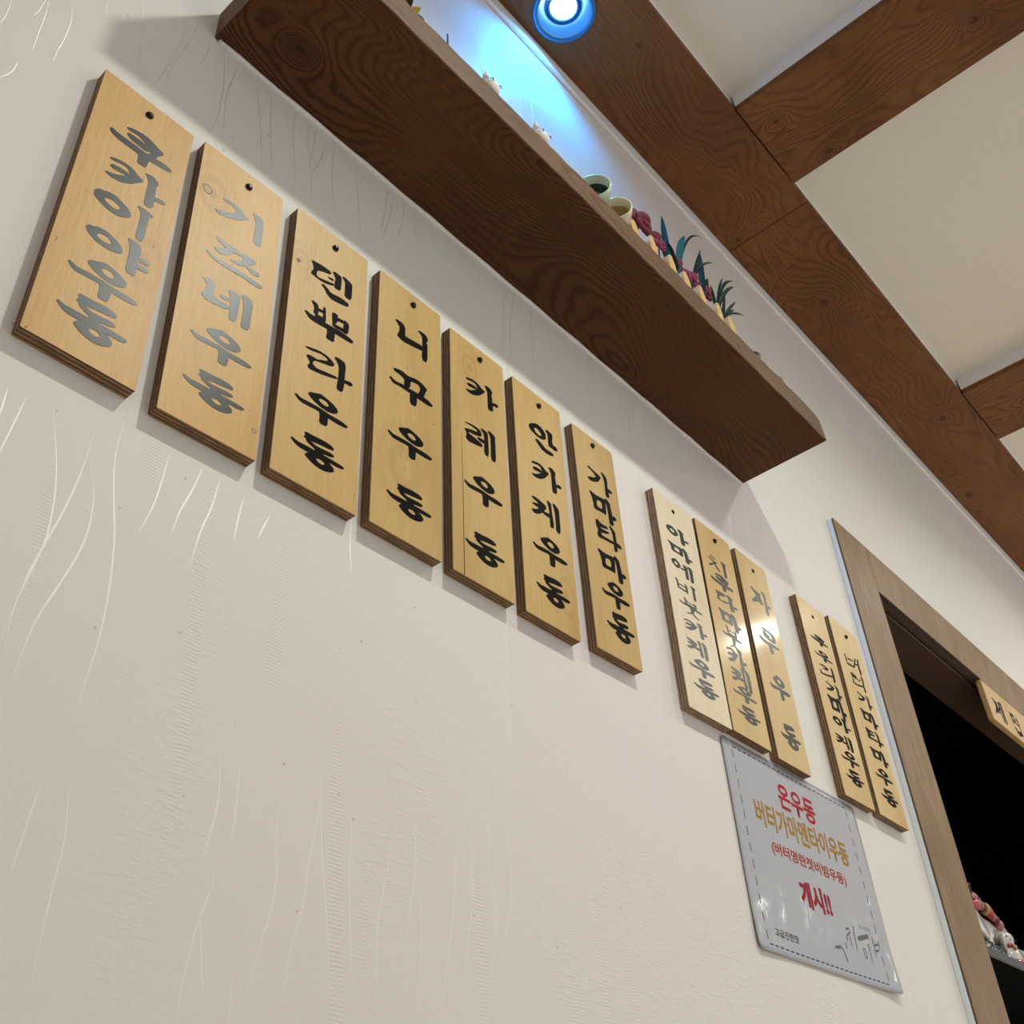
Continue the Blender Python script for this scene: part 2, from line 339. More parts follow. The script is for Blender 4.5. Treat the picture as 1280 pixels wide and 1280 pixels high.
def smooth(p, n=6):
    out = []
    for i in range(len(p) - 1):
        a = p[max(i - 1, 0)]; b_ = p[i]; c = p[i + 1]; d = p[min(i + 2, len(p) - 1)]
        for k in range(n):
            t = k / n
            out.append(tuple(0.5 * (2 * b_[q] + (c[q] - a[q]) * t + (2 * a[q] - 5 * b_[q] + 4 * c[q] - d[q]) * t * t + (3 * b_[q] - a[q] - 3 * c[q] + d[q]) * t ** 3) for q in (0, 1)))
    return out + [p[-1]]
for r_ in REEDS: reed(smooth(r_), 0.0017)
for x0r, x1r, z0r, w_ in ((0.68, 1.80, 0.75, 0.0012), (-1.5, -0.12, 0.75, 0.0016)):
    x = x0r
    while x < x1r:
        z = z0r + rnd.uniform(-0.1, 0.25)
        while z < 2.95:
            L = rnd.uniform(0.30, 0.62)
            for k in range(rnd.choice((1, 1, 2))):
                xx = x + rnd.uniform(-0.04, 0.04); lean = rnd.uniform(-0.03, 0.03); cv = rnd.uniform(-0.02, 0.02); ph = rnd.uniform(0, 6)
                z0 = z + rnd.uniform(-0.12, 0.12); Lk = L * rnd.uniform(0.6, 1.1)
                reed([(xx + lean * t + cv * math.sin(math.pi * t) + 0.003 * math.sin(5 * t + ph), z0 + Lk * t) for t in [i / 20 for i in range(21)]], w_)
            z += L * rnd.uniform(0.75, 1.15)
        x += rnd.uniform(0.055, 0.105)
bmesh.ops.recalc_face_normals(bm, faces=bm.faces[:])
for f in bm.faces:
    f.normal_update()
    if f.normal.y > 0: f.normal_flip()
veins = obj('reed_pattern', bm, M_vein, wall); tag(veins, kind='stuff')

tag(obj('ceiling', box(WX0, WX1, -4.2, 0.1, CZ, CZ + 0.05), M_ceil), kind='structure')
tag(obj('floor', box(WX0, WX1, -4.2, 3.0, -0.05, 0), M_floor), kind='structure')
tag(obj('wall_left', box(WX0 - 0.1, WX0, -4.2, 0.1, 0, CZ), M_wall), kind='structure')
# little cornice between wall and beam
tag(obj('trim_1', box(WX0, WX1, -0.009, 0, 3.078, 3.121, 0.002), M_white), kind='structure')

# kitchen behind the doorway: unlit gloom put into near-black wall colour
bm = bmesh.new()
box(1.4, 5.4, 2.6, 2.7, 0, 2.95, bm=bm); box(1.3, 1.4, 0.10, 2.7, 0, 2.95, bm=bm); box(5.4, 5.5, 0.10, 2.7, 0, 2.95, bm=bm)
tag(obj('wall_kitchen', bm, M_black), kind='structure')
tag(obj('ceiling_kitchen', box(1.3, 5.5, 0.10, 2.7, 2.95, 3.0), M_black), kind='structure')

# ---------------------------------------------------------------- doorway
door = empty('door_1', (2.0, 0, 0)); tag(door, kind='structure')
def dpart(name, x0, x1, y0, y1, z0, z1, mats, bev=0.0012):
    return obj(name, box(x0 - 2.0, x1 - 2.0, y0, y1, z0, z1, bev), mats, door)
for x0, x1 in ((1.836, 2.0), (3.6, 3.764)):
    a = dpart('stile', x0, x1, -0.0155, -0.0135, 0, 2.331, M_frame, 0.0006)
    dpart('stile_core', x0 + 0.0012, x1 - 0.0005, -0.0137, -0.0110, 0, 2.330, M_edge, 0)
    dpart('backing_strip', x0 - 0.001, x1, -0.0112, 0, 0, 2.331, M_caulk, 0.001)
dpart('header', 2.0008, 3.5992, -0.0155, -0.0135, 2.203, 2.331, M_frame, 0.0006)
dpart('header_core', 2.0, 3.6, -0.0137, 0, 2.2035, 2.330, M_edge, 0)
dpart('jamb_lining', 1.99, 2.0, 0, 0.11, 0, 2.213, M_jamb)
dpart('jamb_lining', 3.6, 3.61, 0, 0.11, 0, 2.213, M_jamb)
dpart('lintel_soffit', 2.0, 3.6, 0.016, 0.115, 2.200, 2.213, M_jamb)
dpart('soffit_stop', 2.0, 3.6, 0.0, 0.0135, 2.2035, 2.213, M_jamb)

# ---------------------------------------------------------------- ceiling beams
BZ = 3.12
M_beam_a = pine('beam_pine_a', 0, 1, [(2.636, -0.048, 0, 0.016), (1.10, -0.20, 0, 0.03), (2.02, -0.17, 0, 0.014)], off=(0, 0, 0))
M_beam_b = pine('beam_pine_b', 0, 1, [(0.338, -0.109, 0, 0.030), (1.05, -0.15, 0, 0.028), (1.51, -0.050, 0, 0.035), (2.2, -0.1, 0, 0.05)], off=(3, 5, 1))
M_beam_c = pine('beam_pine_c', 1, 0, [(0.09, -0.054, 0, 0.014), (0.250, -0.109, 0, 0.020), (0.17, -0.505, 0, 0.022), (0.2, -1.6, 0, 0.04)], off=(1, 2, 9))
M_beam_d = pine('beam_pine_d', 1, 0, [(0.14, -0.25, 0, 0.03), (0.1, -0.9, 0, 0.04)], off=(6, 1, 3))
long_beam = empty('ceiling_beam', (0, 0, 0))
tag(long_beam, 'long dark stained pine beam along the top of the wall, holding the spotlight', 'beam')
def beam_board(x0, x1, mat):
    bm = box(0, x1 - x0, -0.2415, -0.0090, 0, 0.020, 0.0018)
    return obj('board', bm, mat, long_beam, (x0, 0, BZ))
# the first board has a round hole for the spotlight: built from a ring of faces around it
def holed_board(x0, x1, hx, hy, hr):
    b = bmesh.new(); n = 32
    X0, X1, Y0, Y1 = 0, x1 - x0, -0.2415, -0.0090
    hx -= x0
    for z, flip in ((0, False), (0.02, True)):
        outer = [(X0, Y0), (X1, Y0), (X1, Y1), (X0, Y1)]
        hole = [(hx + hr * math.cos(2 * math.pi * k / n), hy + hr * math.sin(2 * math.pi * k / n)) for k in range(n)]
        flat = outer + hole; vs = [b.verts.new((a, c, z)) for a, c in flat]
        for t in tessellate_polygon([[Vector((a, c, 0)) for a, c in outer], [Vector((a, c, 0)) for a, c in hole]]):
            b.faces.new([vs[i] for i in t])
        if z == 0: low = vs
        else: up = vs
    for i in range(4): b.faces.new((low[i], low[(i + 1) % 4], up[(i + 1) % 4], up[i]))
    for i in range(n): b.faces.new((low[4 + i], low[4 + (i + 1) % n], up[4 + (i + 1) % n], up[4 + i]))
    bmesh.ops.recalc_face_normals(b, faces=b.faces[:])
    return obj('board', b, M_beam_a, long_beam, (x0, 0, BZ))
holed_board(-1.0, 1.652, SPOT[0], SPOT[1], 0.060)
beam_board(1.6545, 4.4, M_beam_b)
bm = bmesh.new(); box(-1.0, 0.76, -0.2385, -0.0090, BZ + 0.02, CZ, bm=bm); box(0.94, 4.4, -0.2385, -0.0090, BZ + 0.02, CZ, bm=bm)
obj('white_furring', bm, M_white, long_beam)
for i, (x0, x1, mt, lab) in enumerate(((1.3075, 1.582, M_beam_c, 'dark stained pine cross beam at the upper right, nearer of the two'),
                                  (2.640, 2.941, M_beam_d, 'short stretch of dark cross beam at the right edge, farther of the two'))):
    r = empty('ceiling_beam', (x0, -0.2445, BZ)); tag(r, lab, 'beam', 'cross beams on the ceiling')
    obj('board', box(0, x1 - x0, -3.6, 0, 0, 0.018, 0.0015), mt, r)
    obj('white_furring', box(-0.001, x1 - x0 - 0.003, -3.6, 0, 0.018, CZ - BZ), M_white, r)

# ---------------------------------------------------------------- spotlight sunk in the beam
sp = empty('recessed_spotlight', (SPOT[0], SPOT[1], BZ))
tag(sp, 'round recessed spotlight shining cold blue-white from the long beam above the shelf', 'spotlight')
M_ring = plain('spot_ring_metal_blue_lit', (0.04, 0.16, 0.34), 0.35, 0.5)
M_cup = plain('spot_reflector_blue_lit', (0.05, 0.26, 0.62), 0.3, 0.3)  # blue lens light put into the ring and reflector colours
M_lens = plain('spot_lens', (0.9, 0.95, 1.0), 0.3, emit=(0.80, 0.95, 1.0), es=14.0)
obj('trim_ring', lathe([(0.056, 0.001), (0.058, -0.005), (0.066, -0.005), (0.069, -0.002), (0.069, 0.0), (0.056, 0.001)], 40), M_ring, sp, smooth=True)
obj('reflector', lathe([(0.056, 0.0), (0.046, 0.012), (0.034, 0.026), (0.030, 0.034)], 40), M_cup, sp, smooth=True)
obj('bezel', lathe([(0.034, 0.0235), (0.0355, 0.020), (0.032, 0.018), (0.0285, 0.020), (0.028, 0.030)], 40), M_ring, sp, smooth=True)
obj('lens', lathe([(0.0, 0.012), (0.014, 0.013), (0.024, 0.017), (0.0285, 0.024)], 32), M_lens, sp, smooth=True)

# four room lamps and two added glare lamps as small fittings, off the frame
M_bulb = plain('lamp_diffuser', (1, 1, 1), 0.5, emit=LAMP_COLOUR, es=6.0)
for i, (lx, ly, lz, lw) in enumerate(ROOM_LAMPS):
    r = empty('ceiling_lamp', (lx, ly, CZ)); tag(r, 'round white ceiling lamp out in the room, ' + ('nearest the shelf', 'second from the shelf', 'level with the doorway', 'just past the doorway', 'added far off for poster glare', 'added farthest for poster glare')[i], 'lamp', 'round ceiling lamps out in the room')
    obj('housing', lathe([(0.0, 0.0), (0.075, 0.0), (0.075, -0.035), (0.062, -0.040), (0.058, -0.034), (0.0, -0.034)], 32), M_white, r)
    obj('diffuser', lathe([(0.0, -0.0365), (0.052, -0.0365), (0.056, -0.0345)], 32), M_bulb, r)

# ---------------------------------------------------------------- wall shelf
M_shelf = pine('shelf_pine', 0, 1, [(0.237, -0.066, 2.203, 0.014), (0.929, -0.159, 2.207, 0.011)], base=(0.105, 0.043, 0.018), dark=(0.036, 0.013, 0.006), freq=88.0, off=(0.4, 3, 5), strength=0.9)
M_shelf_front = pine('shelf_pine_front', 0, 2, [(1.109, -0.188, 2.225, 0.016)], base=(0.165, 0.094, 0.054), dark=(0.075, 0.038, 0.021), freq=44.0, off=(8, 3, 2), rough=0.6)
SX0, SX1, SZ0, SZ1, SY = 0.154, 1.4185, 2.204, 2.258, -0.1885
bm = bmesh.new()
NSEG = 60; rs = random.Random(4)
prof = []
for i in range(NSEG + 1):
    xx = SX0 + (SX1 - SX0) * i / NSEG; t = i / NSEG
    bow = 0.0045 * math.sin(math.pi * t)
    y = SY + rs.uniform(-0.0006, 0.0006); zt = SZ1 + bow + rs.uniform(-0.0008, 0.0008)
    zb = SZ0 + bow - 0.004
    end = 0.003 if i in (0, NSEG) else 0
    prof.append([(xx, -0.001, zb), (xx, y + 0.0015, zb), (xx, y, zb + 0.0015), (xx, y + end, zt - 0.003), (xx, y + 0.003 + end, zt), (xx, -0.001, zt)])
vs = [[bm.verts.new(p) for p in r] for r in prof]
for i in range(NSEG):
    for k in range(6):
        f = bm.faces.new((vs[i][k], vs[i + 1][k], vs[i + 1][(k + 1) % 6], vs[i][(k + 1) % 6]))
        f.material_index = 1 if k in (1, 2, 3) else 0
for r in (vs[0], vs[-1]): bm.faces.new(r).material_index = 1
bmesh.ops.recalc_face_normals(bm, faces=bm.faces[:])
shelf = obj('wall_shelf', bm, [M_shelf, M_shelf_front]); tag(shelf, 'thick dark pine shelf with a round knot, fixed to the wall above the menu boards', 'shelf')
bm = bmesh.new()
pts = []
for i in range(41):
    xx = SX0 + 0.006 + (SX1 - SX0 - 0.01) * i / 40; t = (xx - SX0) / (SX1 - SX0)
    pts.append((xx, -0.0015, SZ0 + 0.0045 * math.sin(math.pi * t) - 0.0065))
tube(pts, [0.0035 + 0.0007 * math.sin(i * 1.7) for i in range(41)], 8, bm)
obj('sealant_bead', bm, M_white, shelf, smooth=True)

# ---------------------------------------------------------------- menu boards
BOARDS=[
 (0.0406,1.9662,0.1095,0.3929,0.0014,(0.0561,0.0222),[('쿠', 207, 569, 947, 1056), ('카', 287, 1090, 964, 1585), ('이', 245, 1632, 872, 2108), ('야', 266, 2157, 959, 2613), ('우', 203, 2661, 926, 3130), ('동', 214, 3177, 915, 3662)]),
 (0.1644,1.9724,0.1106,0.4030,0.0219,(0.0623,0.0237),[('기', 249, 597, 882, 1082), ('쯔', 215, 1337, 963, 1740), ('네', 226, 1954, 868, 2439), ('우', 191, 2641, 939, 3093), ('동', 192, 3275, 911, 3679)]),
 (0.2972,1.9818,0.1135,0.4082,0.0076,(0.0604,0.0238),[('덴', 263, 621, 905, 1164), ('뿌', 233, 1347, 966, 1845), ('라', 285, 2024, 998, 2511), ('우', 205, 2725, 956, 3143), ('동', 208, 3346, 935, 3743)]),
 (0.4323,1.9843,0.1104,0.4063,-0.0009,(0.0591,0.0211),[('니', 284, 589, 870, 1092), ('꾸', 211, 1504, 961, 1988), ('우', 213, 2399, 946, 2846), ('동', 223, 3303, 934, 3707)]),
 (0.5613,1.9762,0.1075,0.3984,-0.0023,(0.0588,0.0206),[('카', 287, 607, 945, 1048), ('레', 241, 1427, 841, 1923), ('우', 213, 2316, 928, 2770), ('동', 210, 3231, 911, 3644)]),
 (0.6896,1.9748,0.1070,0.3973,-0.0046,(0.0570,0.0215),[('안', 305, 575, 946, 1062), ('카', 297, 1277, 956, 1730), ('케', 238, 1920, 842, 2401), ('우', 215, 2594, 928, 3042), ('동', 233, 3221, 910, 3649)]),
 (0.8262,1.9724,0.1011,0.3877,0.0102,(0.0487,0.0167),[('가', 240, 595, 871, 1049), ('마', 242, 1088, 881, 1566), ('타', 316, 1585, 912, 2039), ('마', 272, 2115, 925, 2569), ('우', 263, 2620, 916, 3056), ('동', 292, 3126, 928, 3567)]),
 (1.0368,1.9668,0.1150,0.3940,0.0108,(0.0547,0.0219),[('아', 235, 538, 886, 838), ('마', 193, 908, 893, 1175), ('에', 217, 1236, 823, 1532), ('비', 230, 1615, 812, 1885), ('붓', 234, 1940, 888, 2226), ('카', 280, 2293, 919, 2570), ('케', 236, 2628, 820, 2930), ('우', 204, 2988, 922, 3285), ('동', 240, 3324, 933, 3604)]),
 (1.1625,1.9719,0.1100,0.3962,-0.0049,(0.0570,0.0210),[('치', 214, 595, 812, 910), ('쿠', 189, 934, 912, 1247), ('다', 257, 1284, 931, 1597), ('마', 231, 1646, 908, 1994), ('붓', 240, 1974, 840, 2372), ('카', 250, 2322, 850, 2720), ('케', 260, 2670, 860, 3068), ('우', 215, 3038, 939, 3316), ('동', 245, 3381, 928, 3659)]),
 (1.2926,1.9739,0.1056,0.4028,-0.0042,(0.0551,0.0243),[('자', 274, 602, 954, 1113), ('루', 244, 1466, 946, 1953), ('우', 258, 2358, 934, 2826), ('동', 273, 3265, 921, 3700)]),
 (1.5138,1.9762,0.1130,0.4025,0.0038,(0.0562,0.0286),[('쿠', 220, 704, 938, 918), ('우', 222, 1043, 946, 1266), ('리', 250, 1309, 861, 1640), ('가', 326, 1685, 995, 1981), ('마', 289, 1961, 973, 2421), ('아', 289, 2391, 973, 2672), ('케', 185, 2747, 852, 3032), ('우', 239, 3065, 956, 3370), ('동', 252, 3423, 943, 3711)]),
 (1.6505,1.9873,0.1192,0.4129,-0.0070,(0.0640,0.0245),[('버', 309, 647, 970, 1032), ('터', 370, 1046, 952, 1429), ('가', 405, 1490, 1065, 1791), ('마', 359, 1869, 1086, 2210), ('타', 390, 2271, 1080, 2593), ('마', 329, 2675, 1077, 3002), ('우', 273, 3087, 1021, 3413), ('동', 303, 3489, 1013, 3810)]),
]
GLYPHS={
 '쿠':[[[(7,548),(26,493),(47,484),(88,512),(130,522),(214,521),(278,520),(385,517),(453,517),(547,521),(609,513),(701,487),(758,472),(836,452),(885,452),(951,469),(979,488),(995,526),(992,552),(969,589),(935,609),(857,634),(795,653),(688,685),(616,702),(509,718),(442,723),(349,718),(287,715),(195,711),(143,702),(80,679),(47,651),(12,588)]],[[(226,168),(246,119),(290,84),(400,29),(464,8),(542,2),(595,17),(673,67),(725,99),(803,144),(826,174),(814,217),(800,255),(768,325),(748,387),(721,501),(705,563),(682,636),(656,638),(600,569),(592,523),(623,455),(631,412),(624,352),(606,316),(561,266),(517,231),(432,177),(378,168),(303,194),(266,199),(231,188)]],[[(247,331),(267,285),(302,268),(387,261),(442,261),(522,271),(569,270),(631,257),(650,277),(642,349),(626,394),(586,453),(546,469),(466,459),(413,452),(334,442),(294,420),(253,365)]],[[(491,618),(615,539),(653,565),(643,721),(637,816),(625,945),(594,990),(509,998),(481,959),(482,837),(475,766),(456,675)]]],
 '카':[[[(14,326),(33,286),(75,255),(185,202),(252,185),(343,187),(396,209),(464,274),(508,300),(574,314),(582,350),(539,446),(509,498),(459,557),(426,544),(380,446),(352,386),(316,305),(279,281),(207,292),(158,308),(82,345),(47,354),(18,343)]],[[(48,519),(66,480),(98,456),(175,425),(227,414),(309,410),(342,417),(362,441),(360,462),(332,498),(297,519),(219,547),(173,562),(111,578),(80,574),(52,543)]],[[(5,810),(19,777),(46,757),(114,732),(170,688),(268,582),(323,511),(391,406),(435,367),(501,358),(521,383),(515,466),(491,531),(424,641),(372,705),(286,786),(232,821),(155,845),(103,846),(26,827)]],[[(580,65),(600,47),(628,33),(694,8),(735,18),(793,70),(815,105),(822,156),(817,185),(796,221),(793,288),(806,453),(813,595),(823,859),(794,958),(698,989),(665,931),(662,725),(662,578),(664,344),(656,240),(628,162),(610,122),(583,84)]],[[(803,578),(833,553),(862,535),(919,508),(950,507),(988,529),(994,555),(975,613),(952,636),(903,647),(870,658),(822,681),(803,668),(795,607)]]],
 '이':[[[(13,387),(52,319),(81,291),(129,276),(155,260),(184,229),(227,211),(326,188),(375,192),(423,228),(461,249),(526,280),(565,311),(618,373),(639,417),(649,485),(635,531),(585,601),(542,644),(466,702),(406,722),(305,723),(242,709),(151,666),(99,633),(32,577),(8,528),(2,439)],[(208,421),(278,379),(325,372),(396,393),(428,411),(450,447),(449,479),(424,537),(399,558),(349,565),(311,561),(250,544),(220,529),(194,499),(185,478),(185,446)]],[[(724,19),(825,5),(887,8),(972,33),(999,54),(995,92),(981,110),(943,124),(932,299),(936,809),(907,983),(819,996),(790,915),(792,659),(791,493),(789,253),(769,143),(710,54)]]],
 '야':[[[(7,440),(27,379),(48,353),(89,335),(113,314),(144,270),(183,249),(270,229),(315,231),(364,259),(407,283),(489,329),(527,372),(560,453),(571,499),(571,557),(558,590),(518,634),(472,663),(373,704),(310,712),(220,696),(163,671),(82,612),(44,566),(11,487)],[(182,460),(212,403),(241,383),(300,380),(334,391),(376,427),(392,451),(396,486),(387,509),(354,545),(324,557),(265,560),(234,554),(199,534),(184,518),(176,489)]],[[(597,18),(618,5),(657,0),(750,0),(789,17),(811,68),(819,116),(823,208),(823,298),(822,475),(821,576),(822,702),(820,795),(816,949),(784,996),(692,984),(662,890),(666,620),(664,470),(657,289),(641,188),(603,64)]],[[(811,370),(841,353),(866,346),(912,341),(940,349),(979,378),(984,404),(964,454),(938,472),(884,474),(855,481),(823,498),(810,478),(804,401)]],[[(813,594),(842,578),(870,570),(923,562),(953,571),(988,603),(994,627),(975,668),(954,685),(909,697),(879,705),(834,717),(816,697),(807,624)]]],
 '우':[[[(238,244),(251,191),(276,157),(339,108),(380,73),(443,18),(488,7),(561,27),(611,45),(686,78),(727,108),(775,164),(792,206),(796,274),(784,316),(741,377),(705,409),(639,445),(589,455),(505,449),(447,433),(359,390),(310,353),(253,285)],[(439,206),(472,161),(502,146),(558,145),(585,158),(612,197),(620,223),(618,264),(604,286),(566,313),(536,316),(484,296),(459,276),(436,234)]],[[(6,530),(24,499),(50,501),(108,537),(158,542),(249,521),(316,510),(424,497),(497,497),(610,509),(685,509),(797,496),(864,498),(952,517),(985,533),(996,563),(992,585),(967,621),(929,640),(839,661),(772,668),(659,667),(584,659),(470,634),(396,633),(291,657),(225,668),(133,676),(81,651),(20,568)]],[[(479,531),(587,506),(623,540),(626,666),(625,762),(619,926),(587,984),(500,996),(471,943),(471,773),(466,681),(449,575)]]],
 '동':[[[(240,78),(264,55),(299,46),(381,43),(445,33),(553,8),(618,3),(704,10),(745,28),(783,71),(792,98),(783,135),(761,154),(704,174),(653,187),(558,209),(500,224),(421,250),(377,262),(324,271),(292,273),(251,268),(234,267),(227,248),(250,194),(252,158),(237,104)]],[[(278,209),(332,252),(370,278),(430,314),(478,322),(559,308),(613,298),(695,284),(737,285),(782,301),(798,317),(799,350),(788,371),(753,403),(719,421),(652,443),(603,459),(524,483),(478,479),(418,443),(378,419),(318,383),(293,360),(278,324),(271,289),(263,219)]],[[(435,375),(535,352),(579,372),(612,454),(595,499),(513,552),(469,532),(419,420)]],[[(5,517),(21,493),(46,495),(103,524),(144,530),(208,519),(270,513),(391,505),(467,500),(576,494),(650,490),(761,484),(831,484),(932,491),(972,499),(993,516),(996,535),(982,576),(960,596),(906,616),(851,624),(739,630),(661,634),(538,642),(462,653),(358,681),(293,691),(200,694),(150,683),(91,647),(58,613),(14,547)]],[[(274,800),(298,742),(330,701),(401,638),(456,609),(548,583),(603,586),(677,620),(721,650),(777,704),(801,743),(817,804),(811,843),(777,900),(740,935),(665,984),(613,1000),(531,1000),(480,988),(408,954),(360,918),(289,844)],[(491,725),(535,701),(564,698),(608,715),(626,733),(639,771),(633,794),(603,827),(580,836),(538,831),(516,821),(492,796),(482,777),(478,744)]]],
 '기':[[[(121,246),(146,202),(191,183),(302,169),(371,170),(470,187),(521,216),(576,286),(615,316),(679,335),(686,354),(643,392),(610,436),(553,531),(509,583),(434,646),(374,690),(269,762),(210,798),(135,835),(88,834),(22,794),(4,771),(17,742),(51,719),(141,676),(205,634),(309,550),(359,493),(408,407),(421,369),(410,341),(384,318),(316,278),(268,270),(189,284),(153,284),(123,266)]],[[(746,43),(768,11),(806,0),(898,0),(943,25),(986,99),(998,145),(990,208),(990,259),(997,347),(999,488),(999,824),(989,948),(958,982),(924,995),(851,999),(826,933),(827,733),(829,582),(835,332),(826,220),(794,134),(775,95),(747,64)]]],
 '쯔':[[[(136,87),(155,46),(190,46),(278,88),(332,92),(409,60),(457,55),(525,70),(536,108),(502,208),(472,252),(414,282),(371,285),(298,265),(251,244),(183,201),(155,169),(136,117)]],[[(124,520),(149,471),(182,434),(255,371),(302,303),(372,161),(413,116),(466,123),(469,178),(427,338),(397,421),(350,510),(318,555),(270,602),(236,615),(185,607),(157,591),(126,550)]],[[(472,73),(513,99),(553,92),(630,46),(683,24),(763,6),(802,17),(839,67),(842,107),(811,176),(785,232),(736,332),(704,395),(656,485),(619,532),(556,585),(513,606),(448,617),(424,610),(415,578),(439,541),(520,460),(562,398),(609,294),(622,244),(612,197),(586,194),(514,230),(484,206),(465,99)]],[[(679,424),(744,384),(788,372),(856,374),(889,390),(918,436),(922,470),(905,527),(884,554),(838,579),(804,575),(748,539),(715,509),(672,455)]],[[(6,827),(26,796),(46,801),(86,846),(125,860),(201,859),(261,851),(362,826),(439,811),(568,791),(651,783),(771,781),(847,781),(955,784),(993,802),(998,854),(991,885),(963,926),(927,944),(847,959),(785,958),(678,941),(604,945),(488,974),(415,987),(313,997),(249,993),(158,972),(103,939),(26,863)]]],
 '네':[[[(11,264),(44,235),(84,213),(170,179),(214,192),(257,264),(267,341),(255,501),(259,571),(281,620),(310,634),(372,627),(429,621),(538,611),(576,626),(580,679),(559,715),(491,770),(427,797),(304,823),(233,833),(145,839),(99,820),(48,757),(36,722),(49,679),(64,645),(93,585),(106,532),(114,436),(106,386),(74,332),(51,306),(13,282)]],[[(512,140),(537,108),(576,99),(670,105),(711,122),(740,167),(747,253),(740,467),(736,623),(729,876),(697,966),(607,984),(578,931),(581,756),(580,640),(574,471),(567,386),(550,300),(536,247),(511,175)]],[[(371,451),(395,419),(434,404),(524,389),(562,396),(583,432),(567,459),(498,502),(459,517),(414,520),(392,509),(370,473)]],[[(758,60),(792,15),(836,2),(932,7),(971,37),(993,120),(998,224),(991,454),(987,619),(983,884),(947,978),(842,994),(811,929),(821,716),(825,567),(824,332),(809,218),(762,110)]]],
 '덴':[[[(12,221),(46,203),(102,188),(236,159),(314,149),(414,148),(454,158),(474,188),(476,210),(459,246),(421,272),(323,313),(265,344),(187,398),(157,444),(145,531),(150,571),(179,603),(224,600),(329,557),(406,526),(530,477),(570,475),(563,519),(522,555),(408,618),(334,646),(228,665),(157,667),(49,652),(18,626),(31,563),(44,526),(67,478),(70,433),(56,349),(41,302),(10,246)]],[[(415,368),(504,341),(541,342),(561,372),(544,389),(472,411),(435,410),(397,386)]],[[(519,99),(554,68),(597,59),(690,61),(724,81),(733,135),(734,234),(731,473),(700,558),(609,573),(577,547),(572,453),(574,392),(588,304),(586,256),(564,202),(547,169),(517,124)]],[[(748,38),(785,10),(835,10),(950,41),(991,74),(998,143),(999,254),(998,518),(963,610),(861,621),(827,567),(828,392),(826,294),(821,174),(802,117),(753,65)]],[[(276,745),(315,711),(350,712),(415,746),(449,769),(488,805),(548,803),(692,762),(777,750),(889,754),(929,768),(941,806),(936,833),(910,875),(871,899),(780,931),(708,954),(583,988),(516,988),(442,950),(404,914),(364,844),(333,808),(281,769)]]],
 '뿌':[[[(121,110),(150,89),(181,89),(243,113),(265,188),(268,388),(249,461),(189,480),(172,441),(180,305),(168,231),(126,146)]],[[(362,57),(396,44),(411,132),(424,410),(417,507),(381,523),(365,435),(355,155)]],[[(279,210),(347,194),(371,205),(373,253),(352,279),(284,306),(260,295),(257,235)]],[[(248,442),(376,410),(420,425),(424,502),(382,539),(254,572),(210,557),(206,479)]],[[(542,36),(573,14),(599,5),(646,2),(661,53),(660,209),(640,300),(582,416),(557,373),(538,126)]],[[(816,14),(882,55),(899,142),(883,360),(856,436),(793,448),(775,393),(784,217),(789,127),(793,32)]],[[(673,83),(775,56),(810,66),(812,120),(779,151),(678,189),(643,180),(640,114)]],[[(620,362),(799,325),(860,334),(863,400),(804,435),(624,474),(564,464),(561,397)]],[[(7,584),(28,564),(53,562),(106,575),(159,573),(263,553),(339,542),(461,529),(548,514),(687,484),(771,475),(882,478),(935,487),(984,509),(999,528),(997,563),(987,585),(960,615),(914,630),(803,643),(720,653),(581,670),(484,687),(333,720),(247,734),(143,741),(86,713),(22,621)]],[[(488,611),(587,587),(620,626),(618,765),(616,844),(613,942),(579,980),(480,995),(452,962),(465,849),(466,773),(458,658)]]],
 '라':[[[(8,329),(32,292),(85,259),(218,196),(296,173),(397,164),(454,173),(524,207),(558,234),(591,280),(595,314),(575,369),(549,399),(491,433),(439,458),(340,500),(286,524),(221,553),(220,536),(282,457),(333,411),(423,351),(452,316),(450,270),(423,250),(347,237),(283,251),(169,306),(105,328),(26,338)]],[[(45,548),(75,510),(107,494),(173,482),(217,478),(283,474),(281,497),(211,572),(184,617),(176,678),(180,705),(201,722),(219,734),(253,751),(297,745),(395,709),(478,681),(628,633),(676,632),(670,678),(632,713),(524,769),(445,807),(314,862),(238,888),(141,910),(102,903),(84,857),(87,819),(116,750),(119,712),(100,666),(82,633),(46,579)]],[[(594,47),(627,12),(670,0),(766,0),(805,25),(825,99),(831,161),(826,274),(824,392),(821,635),(815,771),(799,936),(768,993),(692,998),(671,916),(686,665),(692,519),(692,331),(683,242),(654,165),(632,123),(595,75)]],[[(834,553),(920,512),(959,510),(990,546),(991,573),(962,620),(936,638),(884,645),(855,650),(821,658),(809,642),(806,586)]]],
 '니':[[[(11,253),(44,220),(85,206),(175,198),(223,209),(277,251),(298,302),(306,413),(308,481),(303,576),(340,599),(458,572),(563,549),(759,506),(828,530),(839,642),(789,694),(626,741),(508,774),(316,827),(221,834),(125,804),(88,781),(72,744),(79,704),(113,622),(127,557),(135,446),(123,392),(79,340),(52,311),(13,276)]],[[(693,58),(728,21),(778,7),(894,2),(946,23),(987,94),(998,133),(991,178),(982,209),(959,255),(959,286),(982,332),(987,477),(982,865),(946,996),(843,999),(812,907),(821,628),(824,466),(822,257),(807,170),(763,117),(734,93),(694,76)]]],
